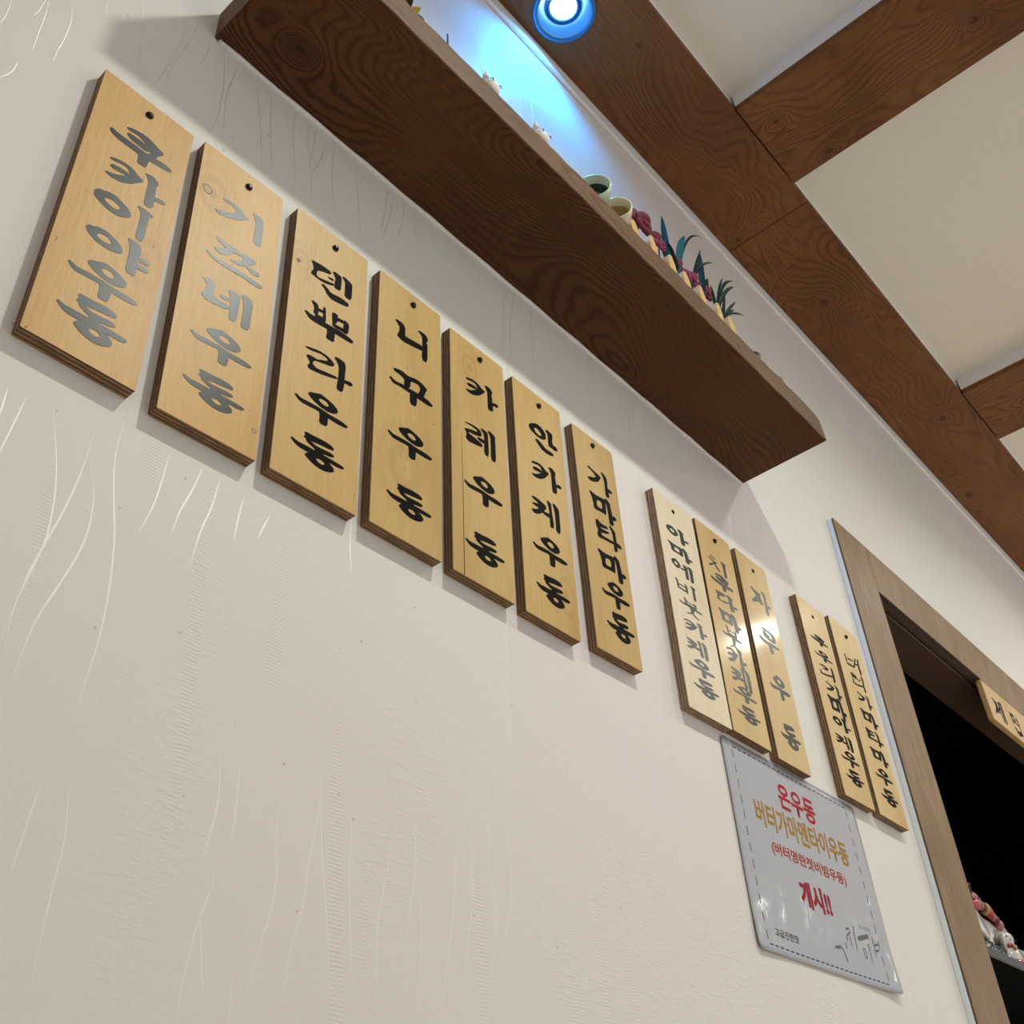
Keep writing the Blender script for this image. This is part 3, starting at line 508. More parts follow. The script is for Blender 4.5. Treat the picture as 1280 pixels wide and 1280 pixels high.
 '꾸':[[[(93,184),(120,142),(159,115),(252,76),(310,70),(391,95),(456,82),(571,21),(637,4),(720,15),(773,39),(849,98),(865,135),(840,187),(821,262),(788,435),(750,497),(668,509),(654,465),(694,322),(699,249),(674,175),(643,158),(577,178),(540,191),(495,211),(478,271),(473,431),(443,490),(358,507),(331,469),(338,338),(318,284),(253,255),(210,247),(147,255),(117,246),(93,210)]],[[(8,552),(31,521),(57,526),(113,568),(168,567),(279,522),(343,507),(423,507),(493,499),(624,472),(711,462),(844,460),(911,474),(978,517),(994,545),(978,588),(955,611),(905,638),(844,647),(712,648),(625,649),(495,650),(409,651),(281,652),(207,662),(113,689),(65,671),(16,589)]],[[(503,584),(602,566),(631,644),(620,897),(587,985),(498,996),(469,918),(470,672)]]],
 '레':[[[(11,295),(45,269),(110,246),(268,204),(359,194),(472,207),(521,236),(553,312),(555,356),(530,412),(495,443),(414,480),(350,501),(237,526),(169,541),(80,560),(41,559),(15,535),(15,518),(43,492),(89,466),(202,416),(274,389),(377,360),(411,337),(412,299),(379,283),(277,275),(195,278),(49,298)]],[[(21,515),(67,480),(91,492),(121,563),(159,590),(244,599),(332,614),(511,650),(569,685),(562,751),(516,786),(384,824),(295,846),(161,874),(100,867),(53,818),(45,771),(69,679),(63,624),(20,551)]],[[(401,542),(448,502),(501,486),(616,478),(653,497),(651,561),(619,589),(528,609),(475,603),(408,568)]],[[(534,132),(577,106),(622,101),(714,111),(748,133),(757,189),(762,359),(767,814),(739,963),(648,957),(621,845),(633,515),(635,374),(627,280),(603,227),(541,162)]],[[(769,34),(812,9),(861,13),(965,53),(999,97),(995,188),(994,373),(997,835),(965,992),(865,998),(836,882),(846,529),(847,367),(841,234),(822,160),(772,72)]]],
 '안':[[[(11,338),(45,269),(85,222),(171,148),(216,113),(264,79),(312,70),(405,75),(466,101),(555,172),(588,233),(599,344),(594,400),(571,459),(539,495),(465,543),(409,563),(316,575),(251,569),(149,536),(97,515),(42,483),(19,450),(5,383)],[(228,275),(287,259),(329,270),(395,320),(423,354),(437,408),(424,437),(368,471),(326,475),(258,453),(225,428),(194,375),(189,342),(203,296)]],[[(601,49),(644,12),(694,6),(800,24),(838,50),(845,111),(840,173),(818,298),(817,361),(836,425),(847,477),(864,569),(829,611),(708,644),(668,598),(669,426),(669,329),(666,212),(649,150),(602,83)]],[[(804,500),(847,464),(881,454),(941,458),(968,480),(992,539),(985,574),(941,618),(900,634),(821,637),(794,613),(790,537)]],[[(207,724),(260,685),(308,686),(397,730),(449,760),(515,810),(585,823),(726,812),(787,819),(827,852),(826,881),(784,933),(729,960),(605,990),(533,995),(441,979),(385,951),(309,884),(265,837),(208,762)]]],
 '케':[[[(46,270),(87,241),(143,233),(271,239),(351,251),(467,278),(513,306),(537,361),(530,404),(484,476),(432,519),(323,578),(286,554),(284,425),(242,371),(117,340),(66,319),(41,289)]],[[(88,470),(219,415),(277,410),(321,451),(326,483),(299,538),(271,553),(213,545),(168,542),(87,538),(57,527),(48,499)]],[[(6,749),(23,730),(56,711),(139,673),(192,635),(266,560),(332,511),(454,438),(490,434),(473,493),(446,543),(381,635),(330,692),(243,770),(187,805),(105,830),(62,822),(16,772)]],[[(377,615),(424,558),(486,534),(625,520),(665,544),(646,630),(616,659),(543,660),(487,655),(393,639)]],[[(578,73),(607,53),(639,54),(705,77),(728,135),(727,284),(738,453),(768,811),(749,941),(662,975),(633,918),(633,712),(633,578),(635,380),(622,267),(582,126)]],[[(785,33),(825,8),(869,22),(962,87),(995,141),(999,239),(999,417),(997,854),(964,999),(866,995),(836,919),(843,696),(844,549),(838,331),(823,215),(785,85)]]],
 '가':[[[(61,189),(103,150),(154,149),(264,187),(351,211),(501,246),(556,274),(570,325),(562,359),(522,413),(496,459),(461,542),(416,595),(317,672),(249,711),(144,752),(87,751),(22,706),(17,676),(67,631),(124,596),(245,534),(305,493),(363,434),(363,391),(307,324),(240,282),(95,223)]],[[(613,37),(655,9),(697,20),(781,81),(815,125),(832,196),(833,289),(820,495),(822,646),(842,893),(818,980),(726,995),(695,931),(695,725),(698,598),(707,424),(702,326),(679,204),(656,140),(613,70)]],[[(803,591),(845,574),(876,570),(927,578),(955,596),(989,639),(985,667),(941,707),(900,721),(821,726),(793,701),(790,623)]]],
 '마':[[[(15,153),(60,127),(110,129),(218,157),(323,151),(529,104),(603,110),(620,176),(620,303),(603,621),(573,723),(500,711),(404,720),(190,758),(119,728),(123,600),(117,512),(97,374),(72,295),(18,195)],[(314,315),(429,296),(467,349),(470,525),(426,586),(294,591),(256,539),(271,376)]],[[(610,38),(657,10),(699,22),(779,89),(807,136),(810,212),(817,284),(836,424),(845,570),(855,867),(824,972),(720,993),(685,942),(684,767),(681,634),(673,411),(655,279),(610,106)]],[[(848,573),(884,548),(913,545),(961,562),(982,584),(995,633),(983,663),(931,704),(895,715),(837,710),(822,682),(832,607)]]],
 '타':[[[(31,115),(73,94),(115,104),(200,156),(282,167),(443,150),(499,161),(506,208),(475,237),(377,277),(308,301),(199,336),(179,353),(229,372),(300,367),(462,337),(518,343),(525,390),(485,425),(359,483),(289,512),(207,541),(185,572),(203,637),(307,646),(602,607),(688,621),(650,702),(566,735),(353,753),(237,772),(103,809),(48,794),(20,711),(23,653),(61,565),(58,494),(15,369),(3,286),(14,163)]],[[(570,32),(613,8),(656,23),(740,93),(776,129),(797,167),(805,240),(806,422),(807,567),(811,822),(783,926),(695,981),(666,931),(669,725),(672,578),(679,340),(656,217),(580,84)]],[[(806,560),(865,561),(901,567),(953,586),(976,612),(994,673),(981,703),(922,732),(877,733),(801,705),(778,668),(784,587)]]],
 '자':[[[(48,158),(105,135),(156,141),(250,182),(333,194),(486,187),(532,205),(516,264),(512,316),(516,413),(534,476),(585,569),(582,616),(523,663),(472,665),(378,623),(317,627),(227,680),(162,719),(56,783),(17,782),(4,717),(39,659),(157,551),(211,490),(256,414),(257,372),(216,323),(167,278),(64,194)]],[[(605,42),(669,11),(715,20),(792,79),(813,167),(802,373),(802,538),(813,827),(797,938),(739,985),(707,970),(671,882),(665,775),(683,543),(690,407),(693,232),(672,149),(605,77)]],[[(810,519),(871,488),(913,492),(978,535),(986,564),(943,606),(894,624),(793,635),(765,616),(783,551)]]],
 '루':[[[(196,53),(263,17),(338,4),(498,1),(608,7),(777,29),(839,92),(854,257),(839,330),(781,384),(745,373),(695,284),(667,224),(633,133),(553,107),(347,120),(257,113),(195,77)]],[[(237,174),(301,148),(376,156),(536,208),(575,242),(533,292),(464,301),(297,278),(236,253),(221,201)]],[[(264,236),(315,205),(379,220),(518,297),(618,319),(782,308),(826,325),(795,385),(726,410),(547,425),(442,420),(306,391),(258,354),(250,273)]],[[(15,472),(62,456),(115,469),(230,522),(346,534),(581,518),(728,513),(932,516),(986,534),(943,584),(858,608),(647,634),(499,647),(265,664),(154,653),(53,603),(16,565),(4,499)]],[[(445,614),(532,612),(575,667),(617,838),(601,916),(512,979),(471,970),(437,881),(424,804),(418,662)]]],
 '리':[[[(83,278),(273,207),(397,189),(582,204),(646,236),(654,316),(637,362),(579,416),(511,440),(362,457),(293,462),(237,459),(285,420),(487,308),(484,281),(274,313),(167,320),(57,306)]],[[(37,626),(101,710),(123,756),(122,813),(233,794),(565,679),(675,661),(675,718),(620,760),(458,829),(323,869),(81,922),(9,906),(35,803),(38,735),(21,633)]],[[(859,20),(921,5),(954,31),(988,123),(999,303),(998,750),(967,920),(878,980),(851,898),(859,592),(865,439),(876,287),(871,194),(846,67)]],[[(475,727),(776,578),(868,557),(845,645),(752,704),(496,793),(404,813),(382,785)]]],
 '버':[[[(19,269),(74,259),(90,355),(83,650),(94,763),(134,809),(125,839),(59,883),(35,843),(31,678),(24,552),(6,342)]],[[(743,81),(803,65),(772,195),(622,602),(548,758),(477,818),(490,745),(601,463),(656,313),(707,143)]],[[(242,397),(499,343),(580,340),(566,386),(475,424),(214,493),(133,495),(151,435)]],[[(162,746),(487,683),(583,686),(548,758),(438,800),(143,855),(46,852),(52,788)]],[[(927,1),(982,0),(989,65),(957,259),(957,439),(987,784),(973,920),(900,980),(866,897),(839,587),(837,430),(859,268),(875,172),(900,44)]],[[(653,441),(852,367),(913,358),(899,405),(827,449),(624,537),(563,546),(581,485)]]],
 '터':[[[(45,243),(117,225),(209,227),(412,252),(468,279),(434,335),(365,359),(194,375),(109,373),(27,349),(4,323),(17,268)]],[[(91,368),(159,387),(259,389),(492,374),(564,384),(548,429),(469,455),(246,488),(149,493),(80,473),(60,445),(66,382)]],[[(86,529),(129,623),(140,680),(129,758),(171,781),(309,773),(459,735),(770,629),(867,612),(848,666),(759,716),(512,814),(347,854),(98,878),(23,850),(44,744),(55,666),(68,540)]],[[(838,20),(905,5),(942,32),(985,128),(987,239),(950,478),(947,632),(976,854),(960,943),(884,986),(851,932),(831,730),(833,576),(862,320),(860,192),(827,66)]],[[(566,450),(688,320),(738,279),(765,287),(724,347),(574,518),(524,558),(525,510)]]],
 '아':[[[(10,348),(42,272),(65,242),(103,225),(124,208),(147,173),(181,153),(260,128),(299,133),(337,172),(368,196),(420,229),(451,263),(493,333),(509,381),(517,456),(507,507),(467,584),(433,632),(372,696),(324,718),(244,720),(193,704),(121,657),(79,620),(26,558),(6,504),(2,406)],[(166,386),(222,339),(259,331),(316,354),(341,375),(359,414),(358,449),(338,513),(318,537),(278,544),(248,540),(199,522),(176,505),(155,472),(148,449),(148,413)]],[[(508,65),(531,47),(564,33),(641,8),(689,18),(758,70),(783,105),(791,156),(785,185),(761,221),(757,288),(772,453),(781,595),(792,859),(758,958),(645,989),(607,931),(603,725),(603,578),(606,344),(596,240),(564,162),(543,122),(511,84)]],[[(768,578),(805,553),(839,535),(905,508),(942,507),(985,529),(993,555),(971,613),(944,636),(886,647),(847,658),(791,681),(769,668),(760,607)]]],
 '에':[[[(8,259),(34,190),(52,162),(83,146),(100,131),(119,99),(146,80),(210,58),(241,62),(273,97),(297,119),(339,150),(364,181),(398,245),(411,289),(418,358),(409,405),(377,476),(350,519),(300,578),(262,598),(197,600),(156,585),(98,542),(64,508),(21,451),(5,402),(1,312)],[(134,293),(179,251),(209,243),(255,264),(276,284),(290,320),(289,352),(273,411),(257,432),(225,439),(201,435),(161,418),(142,403),(125,372),(119,351),(119,319)]],[[(540,140),(564,108),(601,99),(690,105),(728,122),(755,167),(762,253),(755,467),(751,623),(745,876),(715,966),(630,984),(603,931),(605,756),(605,640),(599,471),(592,386),(576,300),(563,247),(540,175)]],[[(772,60),(804,15),(845,2),(936,7),(973,37),(993,120),(998,224),(991,454),(988,619),(984,884),(950,978),(852,994),(822,929),(832,716),(835,567),(834,332),(820,218),(776,110)]],[[(408,451),(431,419),(467,404),(552,389),(587,396),(608,432),(593,459),(527,502),(491,517),(448,520),(427,509),(407,473)]]],
 '비':[[[(14,104),(56,117),(84,138),(125,188),(139,317),(139,653),(121,758),(65,737),(49,660),(56,450),(46,324),(12,156)]],[[(443,173),(485,181),(515,202),(564,257),(577,380),(566,695),(543,793),(484,772),(466,688),(473,457),(466,338),(438,212)]],[[(191,391),(418,383),(493,394),(493,436),(418,454),(191,467),(116,456),(116,409)]],[[(174,654),(435,638),(522,652),(522,710),(435,737),(174,758),(87,744),(87,681)]],[[(751,19),(842,5),(898,8),(975,33),(999,54),(995,92),(983,110),(949,124),(939,299),(942,809),(916,983),(836,996),(810,915),(812,659),(811,493),(809,253),(791,143),(738,54)]]],
 '붓':[[[(233,2),(274,10),(301,22),(341,50),(354,124),(354,316),(336,376),(283,364),(267,320),(274,200),(265,128),(231,32)]],[[(648,42),(688,46),(717,58),(764,90),(777,160),(767,340),(744,396),(687,384),(670,336),(677,204),(670,136),(643,64)]],[[(405,166),(623,162),(696,168),(696,192),(623,202),(405,210),(332,203),(332,177)]],[[(388,317),(640,307),(724,315),(724,349),(640,364),(388,376),(304,368),(304,332)]],[[(6,409),(24,387),(50,388),(108,414),(158,417),(249,402),(316,394),(424,386),(497,386),(610,394),(685,394),(797,385),(864,387),(952,400),(985,411),(996,432),(992,448),(967,473),(929,486),(839,501),(772,506),(659,506),(584,500),(470,482),(396,482),(291,498),(225,506),(133,512),(81,494),(20,435)]],[[(479,409),(587,392),(623,416),(626,505),(625,573),(619,688),(587,729),(500,737),(471,700),(471,580),(466,515),(449,440)]],[[(542,670),(591,701),(596,731),(564,793),(525,837),(443,908),(388,946),(305,986),(272,995),(256,978),(272,958),(338,913),(382,878),(448,816),(481,769),(514,687)]],[[(542,803),(591,823),(646,857),(762,939),(795,973),(778,993),(750,993),(685,973),(635,946),(553,884),(525,850),(525,810)]]],
 '치':[[[(210,64),(300,104),(348,135),(402,186),(402,206),(348,217),(300,200),(210,138),(180,104),(180,64)]],[[(28,302),(74,291),(132,302),(258,342),(342,353),(468,342),(492,366),(438,448),(396,495),(324,557),(270,616),(180,733),(126,798),(54,874),(24,880),(6,818),(24,776),(96,710),(150,654),(240,552),(276,502),(294,456),(264,431),(156,400),(98,373),(34,322)]],[[(318,526),(372,552),(432,608),(558,750),(590,813),(562,859),(514,837),(398,725),(348,654),(312,552)]],[[(733,19),(831,5),(891,8),(973,33),(999,54),(995,92),(982,110),(945,124),(934,299),(938,809),(910,983),(825,996),(797,915),(798,659),(798,493),(796,253),(776,143),(719,54)]]],
 '다':[[[(12,209),(47,187),(104,168),(239,134),(318,122),(420,120),(461,132),(481,168),(482,195),(466,239),(427,270),(328,319),(269,356),(190,421),(159,477),(147,581),(152,629),(182,668),(227,664),(334,612),(411,575),(538,516),(578,514),(571,567),(530,609),(414,686),(339,719),(231,742),(159,744),(50,726),(18,695),(32,619),(44,575),(68,517),(71,464),(56,362),(41,306),(10,238)]],[[(508,65),(531,47),(564,33),(641,8),(689,18),(758,70),(783,105),(791,156),(785,185),(761,221),(757,288),(772,453),(781,595),(792,859),(758,958),(645,989),(607,931),(603,725),(603,578),(606,344),(596,240),(564,162),(543,122),(511,84)]],[[(768,578),(805,553),(839,535),(905,508),(942,507),(985,529),(993,555),(971,613),(944,636),(886,647),(847,658),(791,681),(769,668),(760,607)]]],
 '제':[[[(44,134),(96,108),(142,115),(229,161),(304,174),(444,166),(486,186),(472,252),(468,309),(472,416),(488,487),(535,590),(532,641),(479,693),(432,695),(346,649),(290,653),(208,713),(148,756),(51,827),(15,826),(4,753),(36,689),(144,570),(193,502),(234,418),(235,371),(197,317),(153,267),(58,173)]],[[(578,140),(600,108),(634,99),(715,105),(751,122),(775,167),(781,253),(776,467),(772,623),(766,876),(739,966),(661,984),(636,931),(638,756),(638,640),(633,471),(626,386),(612,300),(600,247),(578,175)]],[[(791,60),(820,15),(858,2),(941,7),(975,37),(994,120),(998,224),(992,454),(989,619),(986,884),(954,978),(864,994),(837,929),(846,716),(849,567),(848,332),(835,218),(794,110)]],[[(457,451),(478,419),(511,404),(589,389),(622,396),(640,432),(627,459),(566,502),(533,517),(494,520),(475,509),(456,473)]]],
 '면':[[[(12,65),(48,47),(88,48),(174,68),(258,64),(423,31),(482,35),(496,81),(496,171),(482,394),(458,466),(399,458),(323,464),(152,491),(95,470),(98,380),(94,318),(78,221),(58,165),(14,94)],[(251,179),(343,166),(374,203),(375,327),(341,370),(235,374),(204,337),(217,222)]],[[(727,7),(777,29),(819,58),(895,122),(916,259),(903,605),(878,710),(815,680),(798,579),(811,307),(794,173),(731,43)]],[[(517,213),(567,204),(634,212),(786,242),(836,262),(836,292),(777,297),(601,279),(534,262),(508,228)]],[[(517,393),(567,384),(634,392),(786,422),(836,444),(836,478),(777,484),(601,467),(534,448),(508,409)]],[[(116,711),(165,673),(209,673),(290,711),(333,738),(380,779),(456,777),(636,730),(742,716),(881,721),(932,737),(945,780),(939,811),(907,858),(858,886),(745,922),(655,947),(499,987),(416,986),(323,943),(276,903),(226,823),(187,782),(122,738)]]],
}

M_ink = plain('black_brush_paint_glare', (0.012, 0.012, 0.014), 0.38)  # glare copy of the one paint: lamp sheen set per board
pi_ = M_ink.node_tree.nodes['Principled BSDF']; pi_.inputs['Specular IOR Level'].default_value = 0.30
M_inkdull = plain('black_brush_paint_no_glare', (0.007, 0.006, 0.006), 0.5); M_inkdull.node_tree.nodes['Principled BSDF'].inputs['Specular IOR Level'].default_value = 0.03  # same paint, copy kept free of lamp sheen
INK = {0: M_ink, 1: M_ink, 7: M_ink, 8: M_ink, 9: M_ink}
M_screw = plain('black_screw', (0.012, 0.012, 0.012), 0.3, 0.6)
M_crack = plain('dark_crack', (0.10, 0.05, 0.025), 0.9)
M_knot = plain('knot_fill', (0.42, 0.26, 0.12), 0.5); M_knotring = plain('knot_ring', (0.17, 0.09, 0.04), 0.6)
BT = 0.015
BIRCH = [tuple(c * k for c, k in zip(q, (0.97, 0.92, 0.70))) for q in [(0.67, 0.43, 0.20), (0.66, 0.43, 0.19), (0.70, 0.48, 0.225), (0.66, 0.455, 0.20), (0.66, 0.46, 0.205), (0.67, 0.46, 0.205), (0.62, 0.43, 0.195),
         (0.78, 0.70, 0.66), (0.66, 0.48, 0.27), (0.66, 0.50, 0.30), (0.66, 0.49, 0.28), (0.68, 0.51, 0.30)]]
ORD = ['painted with a seven-beam word']
TEXTS = ['쿠카이야우동', '기쯔네우동', '덴뿌라우동', '니꾸우동', '카레우동', '안카케우동', '가마타마우동', '아마에비붓카케우동', '치쿠다마붓카케우동', '자루우동', '쿠우리가마아케우동', '버터가마타마우동']
WHAT = ['leftmost and largest-looking plywood menu board, six brushed characters starting 쿠카이야',
        'plywood menu board with a round knot at its upper left, grey characters starting 기쯔네',
        'plywood menu board with a small ringed knot beside its top character 덴, third from the left',
        'plywood menu board with four widely spaced black characters starting 니꾸, fourth from the left',
        'plywood menu board with a long vertical crack near its left edge, reading 카레우동',
        'plywood menu board reading 안카케우동 with a swirl of knot grain beside its last character',
        'tightly lettered menu board reading 가마타마우동, last before the gap in the row',
        'palest whitish plywood menu board, nine small characters starting 아마에비, above the poster',
        'glossy menu board with faint grey characters starting 치쿠다마, middle of the trio above the poster',
        'plywood menu board with four widely spaced characters starting 자루, last of the trio above the poster',
        'left one of the pair of menu boards beside the doorway, shiny top corner',
        'menu board starting 버터, right one of the pair beside the doorway frame']
def glyph_mesh(name, x0, z0, x1, z1, bm=None, y0=-BT, y1=-BT - 0.0003):
    b = bmesh.new()
    for i, rings in enumerate(GLYPHS[name]):
        rr = [[(x0 + (x1 - x0) * u / 1000, z0 + (z1 - z0) * v / 1000) for u, v in r] for r in rings]
        plate(rr, y0, y1 - 0.00002 * i, b)
    return b
for bi, (bx, bz, bw, bh, rot, (sx, sv), chars) in enumerate(BOARDS):
    M_face = birch('birch_face_%d' % bi, tuple(c * (0.90 if 2 <= bi <= 6 else 1.0) for c in BIRCH[bi]), bi * 3.7 + 1, gloss={8: 0.22, 9: 0.12, 10: 0.18}.get(bi, 0.0), swirl={3: (0.050, 0.305, 0.030), 5: (0.082, 0.338, 0.018), 6: (0.050, 0.160, 0.012), 4: (0.038, 0.048, 0.016), 2: (0.012, 0.086, 0.012), 1: (0.02, 0.075, 0.02), 0: (0.088, 0.235, 0.022)}.get(bi))
    pale = bi == 7
    M_side = plyedge('ply_edge_%d' % bi, BT, (0.50, 0.36, 0.23) if pale else (0.40, 0.245, 0.12), (0.20, 0.125, 0.075) if pale else (0.125, 0.060, 0.025), plies=7 if bi != 0 else 6)
    bm = bmesh.new()
    cut = 0.0015
    co = [(cut * rnd.uniform(.5, 1.5), 0.0)]
    def corner(x, z, sxn, szn, r):
        return [(x + sxn * r * (1 - math.cos(a)), z + szn * r * (1 - math.sin(a))) for a in ([0, math.pi / 4, math.pi / 2])]
    rtr = 0.009 if bi in (8, 11) else 0.005 if bi in (6, 9) else 0.0015
    tl = corner(0, 0, 1, -1, 0.0012); tr = corner(bw, 0, -1, -1, rtr)[::-1]; br = corner(bw, -bh, -1, 1, 0.0012); bl_ = corner(0, -bh, 1, 1, 0.0012)[::-1]
    ring = tl + tr + br + bl_
    f1 = [bm.verts.new((x, -BT, z)) for x, z in ring]; f0 = [bm.verts.new((x, 0, z)) for x, z in ring]
    bm.faces.new(f1).material_index = 0; bm.faces.new(f0).material_index = 1
    for i in range(len(ring)):
        j = (i + 1) % len(ring); bm.faces.new((f1[i], f1[j], f0[j], f0[i])).material_index = 1
    bmesh.ops.recalc_face_normals(bm, faces=bm.faces[:])
    root = obj('menu_board', bm, [M_face, M_side], None, (bx, 0, bz), (0, -rot, 0))
    tag(root, WHAT[bi], 'menu board', 'plywood menu boards on the wall')
    for ch, u0, v0, u1, v1 in chars:
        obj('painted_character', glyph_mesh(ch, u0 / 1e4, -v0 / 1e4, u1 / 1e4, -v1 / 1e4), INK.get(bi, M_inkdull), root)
    # screw with a cross slot
    if bi in (7, 9, 10):   # sunk screws: a dark hole rim
        bm = lathe([(0.0, 0.0012), (0.0026, 0.0012), (0.0042, 0.0003), (0.0042, 0.0)], 18)
    else:
        bm = lathe([(0.0, 0.0042), (0.0020, 0.0040), (0.0036, 0.0028), (0.0044, 0.0012), (0.0044, 0.0), ], 20)
        b2 = bmesh.new(); box(-0.0026, 0.0026, -0.0004, 0.0004, 0.0036, 0.0044, bm=b2); join(bm, b2)
    bm.transform(Matrix.Rotation(math.radians(90), 4, 'X') @ RZ(35 + 20 * bi))
    obj('screw', bm, M_inkdull if bi in (7, 9, 10) else M_screw, root, (sx, -BT, -sv), smooth=False)
    def knot(kx, kv, r, fill=M_knot):
        b = bmesh.new()
        out = [(kx + r * (1 + 0.06 * math.sin(3 * a)) * math.cos(a), -kv + 1.15 * r * math.sin(a)) for a in [k * math.pi / 12 for k in range(24)]]
        inn = [(kx + (x_ - kx) * 0.84, -kv + (z_ + kv) * 0.84) for x_, z_ in out]
        plate([out, inn[::-1]], -BT, -BT - 0.00015, b)
        o = obj('knot', b, M_knotring, root)
        b = bmesh.new(); plate([inn], -BT, -BT - 0.0001, b); obj('knot_core', b, fill, o)
    def crack(pts, w):
        b = bmesh.new(); ribbon([(x_, -v_) for x_, v_ in pts], w, -BT, -BT - 0.0001, b); obj('crack', b, M_crack, root)
    if bi == 0:
        crack([(0.004, bh - 0.001), (0.0055, bh - 0.004)], 0.0006)
    if bi == 1:
        knot(0.0125, 0.0745, 0.0062); knot(0.105, 0.368, 0.0028)
    if bi == 2: knot(0.0085, 0.0905, 0.0028, M_knotring)
    if bi == 4: crack([(0.0195, 0.178), (0.0190, 0.22), (0.0195, 0.26), (0.0190, 0.33), (0.0188, bh - 0.0005)], [0.0003, 0.0007, 0.0009, 0.0012, 0.0014])
    if bi == 10: crack([(0.090, 0.0008), (0.095, 0.012), (0.0985, 0.028)], 0.0006)

# ---------------------------------------------------------------- kitchen sign under the header
M_sign = birch('sign_birch', (0.60, 0.40, 0.19), 44.0); M_signedge = plyedge('sign_edge', BT, (0.26, 0.19, 0.10), (0.15, 0.10, 0.05))
sg = obj('kitchen_sign', box(0, 0.50, -BT, 0, -0.117, 0, 0.0012), M_sign, None, (2.613, 0.0, 2.2025))
tag(sg, 'horizontal wooden sign reading 제면 hanging under the doorway header', 'sign')
obj('painted_character', glyph_mesh('제', 0.042, -0.030, 0.118, -0.100), M_inkdull, sg)
obj('painted_character', glyph_mesh('면', 0.172, -0.033, 0.240, -0.103), M_inkdull, sg)

# ---------------------------------------------------------------- laminated poster
def poster_mat():
    m, nt, p = newmat('laminated_paper'); n = N(nt)
    p.inputs['Base Color'].default_value = (0.41, 0.425, 0.485, 1); p.inputs['Roughness'].default_value = 0.5
    p.inputs['Coat Weight'].default_value = 0.8; p.inputs['Coat Roughness'].default_value = 0.08; p.inputs['Specular IOR Level'].default_value = 0.1
    w = n.noise(n.coord((9, 9, 9)), 1.0, 2.0); w2 = n.noise(n.coord((120, 120, 60)), 1.0, 2.0)
    nt.links.new(n.bump(n.math('MULTIPLY_ADD', w2, 0.05, w), 0.006, 0.5), p.inputs['Coat Normal'])
    return m
PX0, PX1, PZ0, PZ1 = 1.1400, 1.5640, 1.2650, 1.5680
M_post = poster_mat()
PO = Vector((PX0, -0.0008, PZ0))
bm = bmesh.new(); nx, nz = 28, 20
def pbulge(s, t):
    d = 0.0006 * math.sin(2.2 * math.pi * s + 1) * math.sin(math.pi * t)
    d += 0.0060 * max(0, (1 - t) - 0.80) / 0.2 * max(0, abs(s - 0.45) - 0.2) / 0.55   # lower corners lift
    d += 0.0035 * max(0, s - 0.9) / 0.1 * (1 - t)
    return d + 0.0009
def poutline(s, t):  # rounded corners
    x = s * (PX1 - PX0); z = t * (PZ1 - PZ0); r = 0.008
    for cx, cz, sx_, sz_ in ((r, r, -1, -1), (PX1 - PX0 - r, r, 1, -1), (r, PZ1 - PZ0 - r, -1, 1), (PX1 - PX0 - r, PZ1 - PZ0 - r, 1, 1)):
        dx, dz = (x - cx) * sx_, (z - cz) * sz_
        if dx > 0 and dz > 0:
            k = max(dx, dz) / math.hypot(dx, dz); x = cx + sx_ * dx * k; z = cz + sz_ * dz * k
    return x, z
gx = [0, 0.008 / 0.424, 0.016 / 0.424] + [0.04 + 0.92 * i / nx for i in range(nx + 1)] + [1 - 0.016 / 0.424, 1 - 0.008 / 0.424, 1]
gz = [0, 0.008 / 0.303, 0.016 / 0.303] + [0.06 + 0.88 * i / nz for i in range(nz + 1)] + [1 - 0.016 / 0.303, 1 - 0.008 / 0.303, 1]
layers = []
for off in (0.0, 0.0004):
    layers.append([[bm.verts.new((poutline(s, t)[0], -pbulge(s, t) - off, poutline(s, t)[1])) for t in gz] for s in gx])
for L_ in layers:
    for i in range(len(gx) - 1):
        for k in range(len(gz) - 1): bm.faces.new((L_[i][k], L_[i + 1][k], L_[i + 1][k + 1], L_[i][k + 1]))
a, b = layers; I = len(gx) - 1; K = len(gz) - 1
for i in range(I):
    bm.faces.new((a[i][0], a[i + 1][0], b[i + 1][0], b[i][0])); bm.faces.new((a[i][K], a[i + 1][K], b[i + 1][K], b[i][K]))
for k in range(K):
    bm.faces.new((a[0][k], a[0][k + 1], b[0][k + 1], b[0][k])); bm.faces.new((a[I][k], a[I][k + 1], b[I][k + 1], b[I][k]))
bmesh.ops.recalc_face_normals(bm, faces=bm.faces[:])
poster = obj('laminated_poster', bm, M_post, None, PO, smooth=True)
tag(poster, 'glossy laminated poster with dashed border and red and gold writing, below the middle boards', 'poster')
def onposter(o, lift=0.00012):
    """lay a flat print mesh (world x-z) onto the poster surface"""
    for v in o.data.vertices:
        s = (v.co.x) / (PX1 - PX0); t = (v.co.z) / (PZ1 - PZ0)
        v.co.y = -pbulge(s, t) - 0.0004 - lift - v.co.y * 0.0
    return o
M_dash = plain('print_navy', (0.03, 0.04, 0.12), 0.5); M_red = plain('print_red', (0.33, 0.006, 0.022), 0.5)
M_gold = plain('print_gold', (0.35, 0.185, 0.025), 0.5); M_orange = plain('print_orange_red', (0.36, 0.045, 0.018), 0.5)
M_crim = plain('print_crimson', (0.28, 0.003, 0.018), 0.5); M_pink = plain('print_pink_outline', (0.54, 0.40, 0.43), 0.5)
M_txt = plain('print_black', (0.03, 0.03, 0.035), 0.5); M_grey = plain('print_grey', (0.14, 0.14, 0.15), 0.5); M_lgrey = plain('print_light_grey', (0.26, 0.26, 0.28), 0.5)
for m_ in (M_dash, M_red, M_gold, M_orange, M_crim, M_pink, M_txt, M_grey, M_lgrey):
    q = m_.node_tree.nodes['Principled BSDF']; q.inputs['Specular IOR Level'].default_value = 0.12
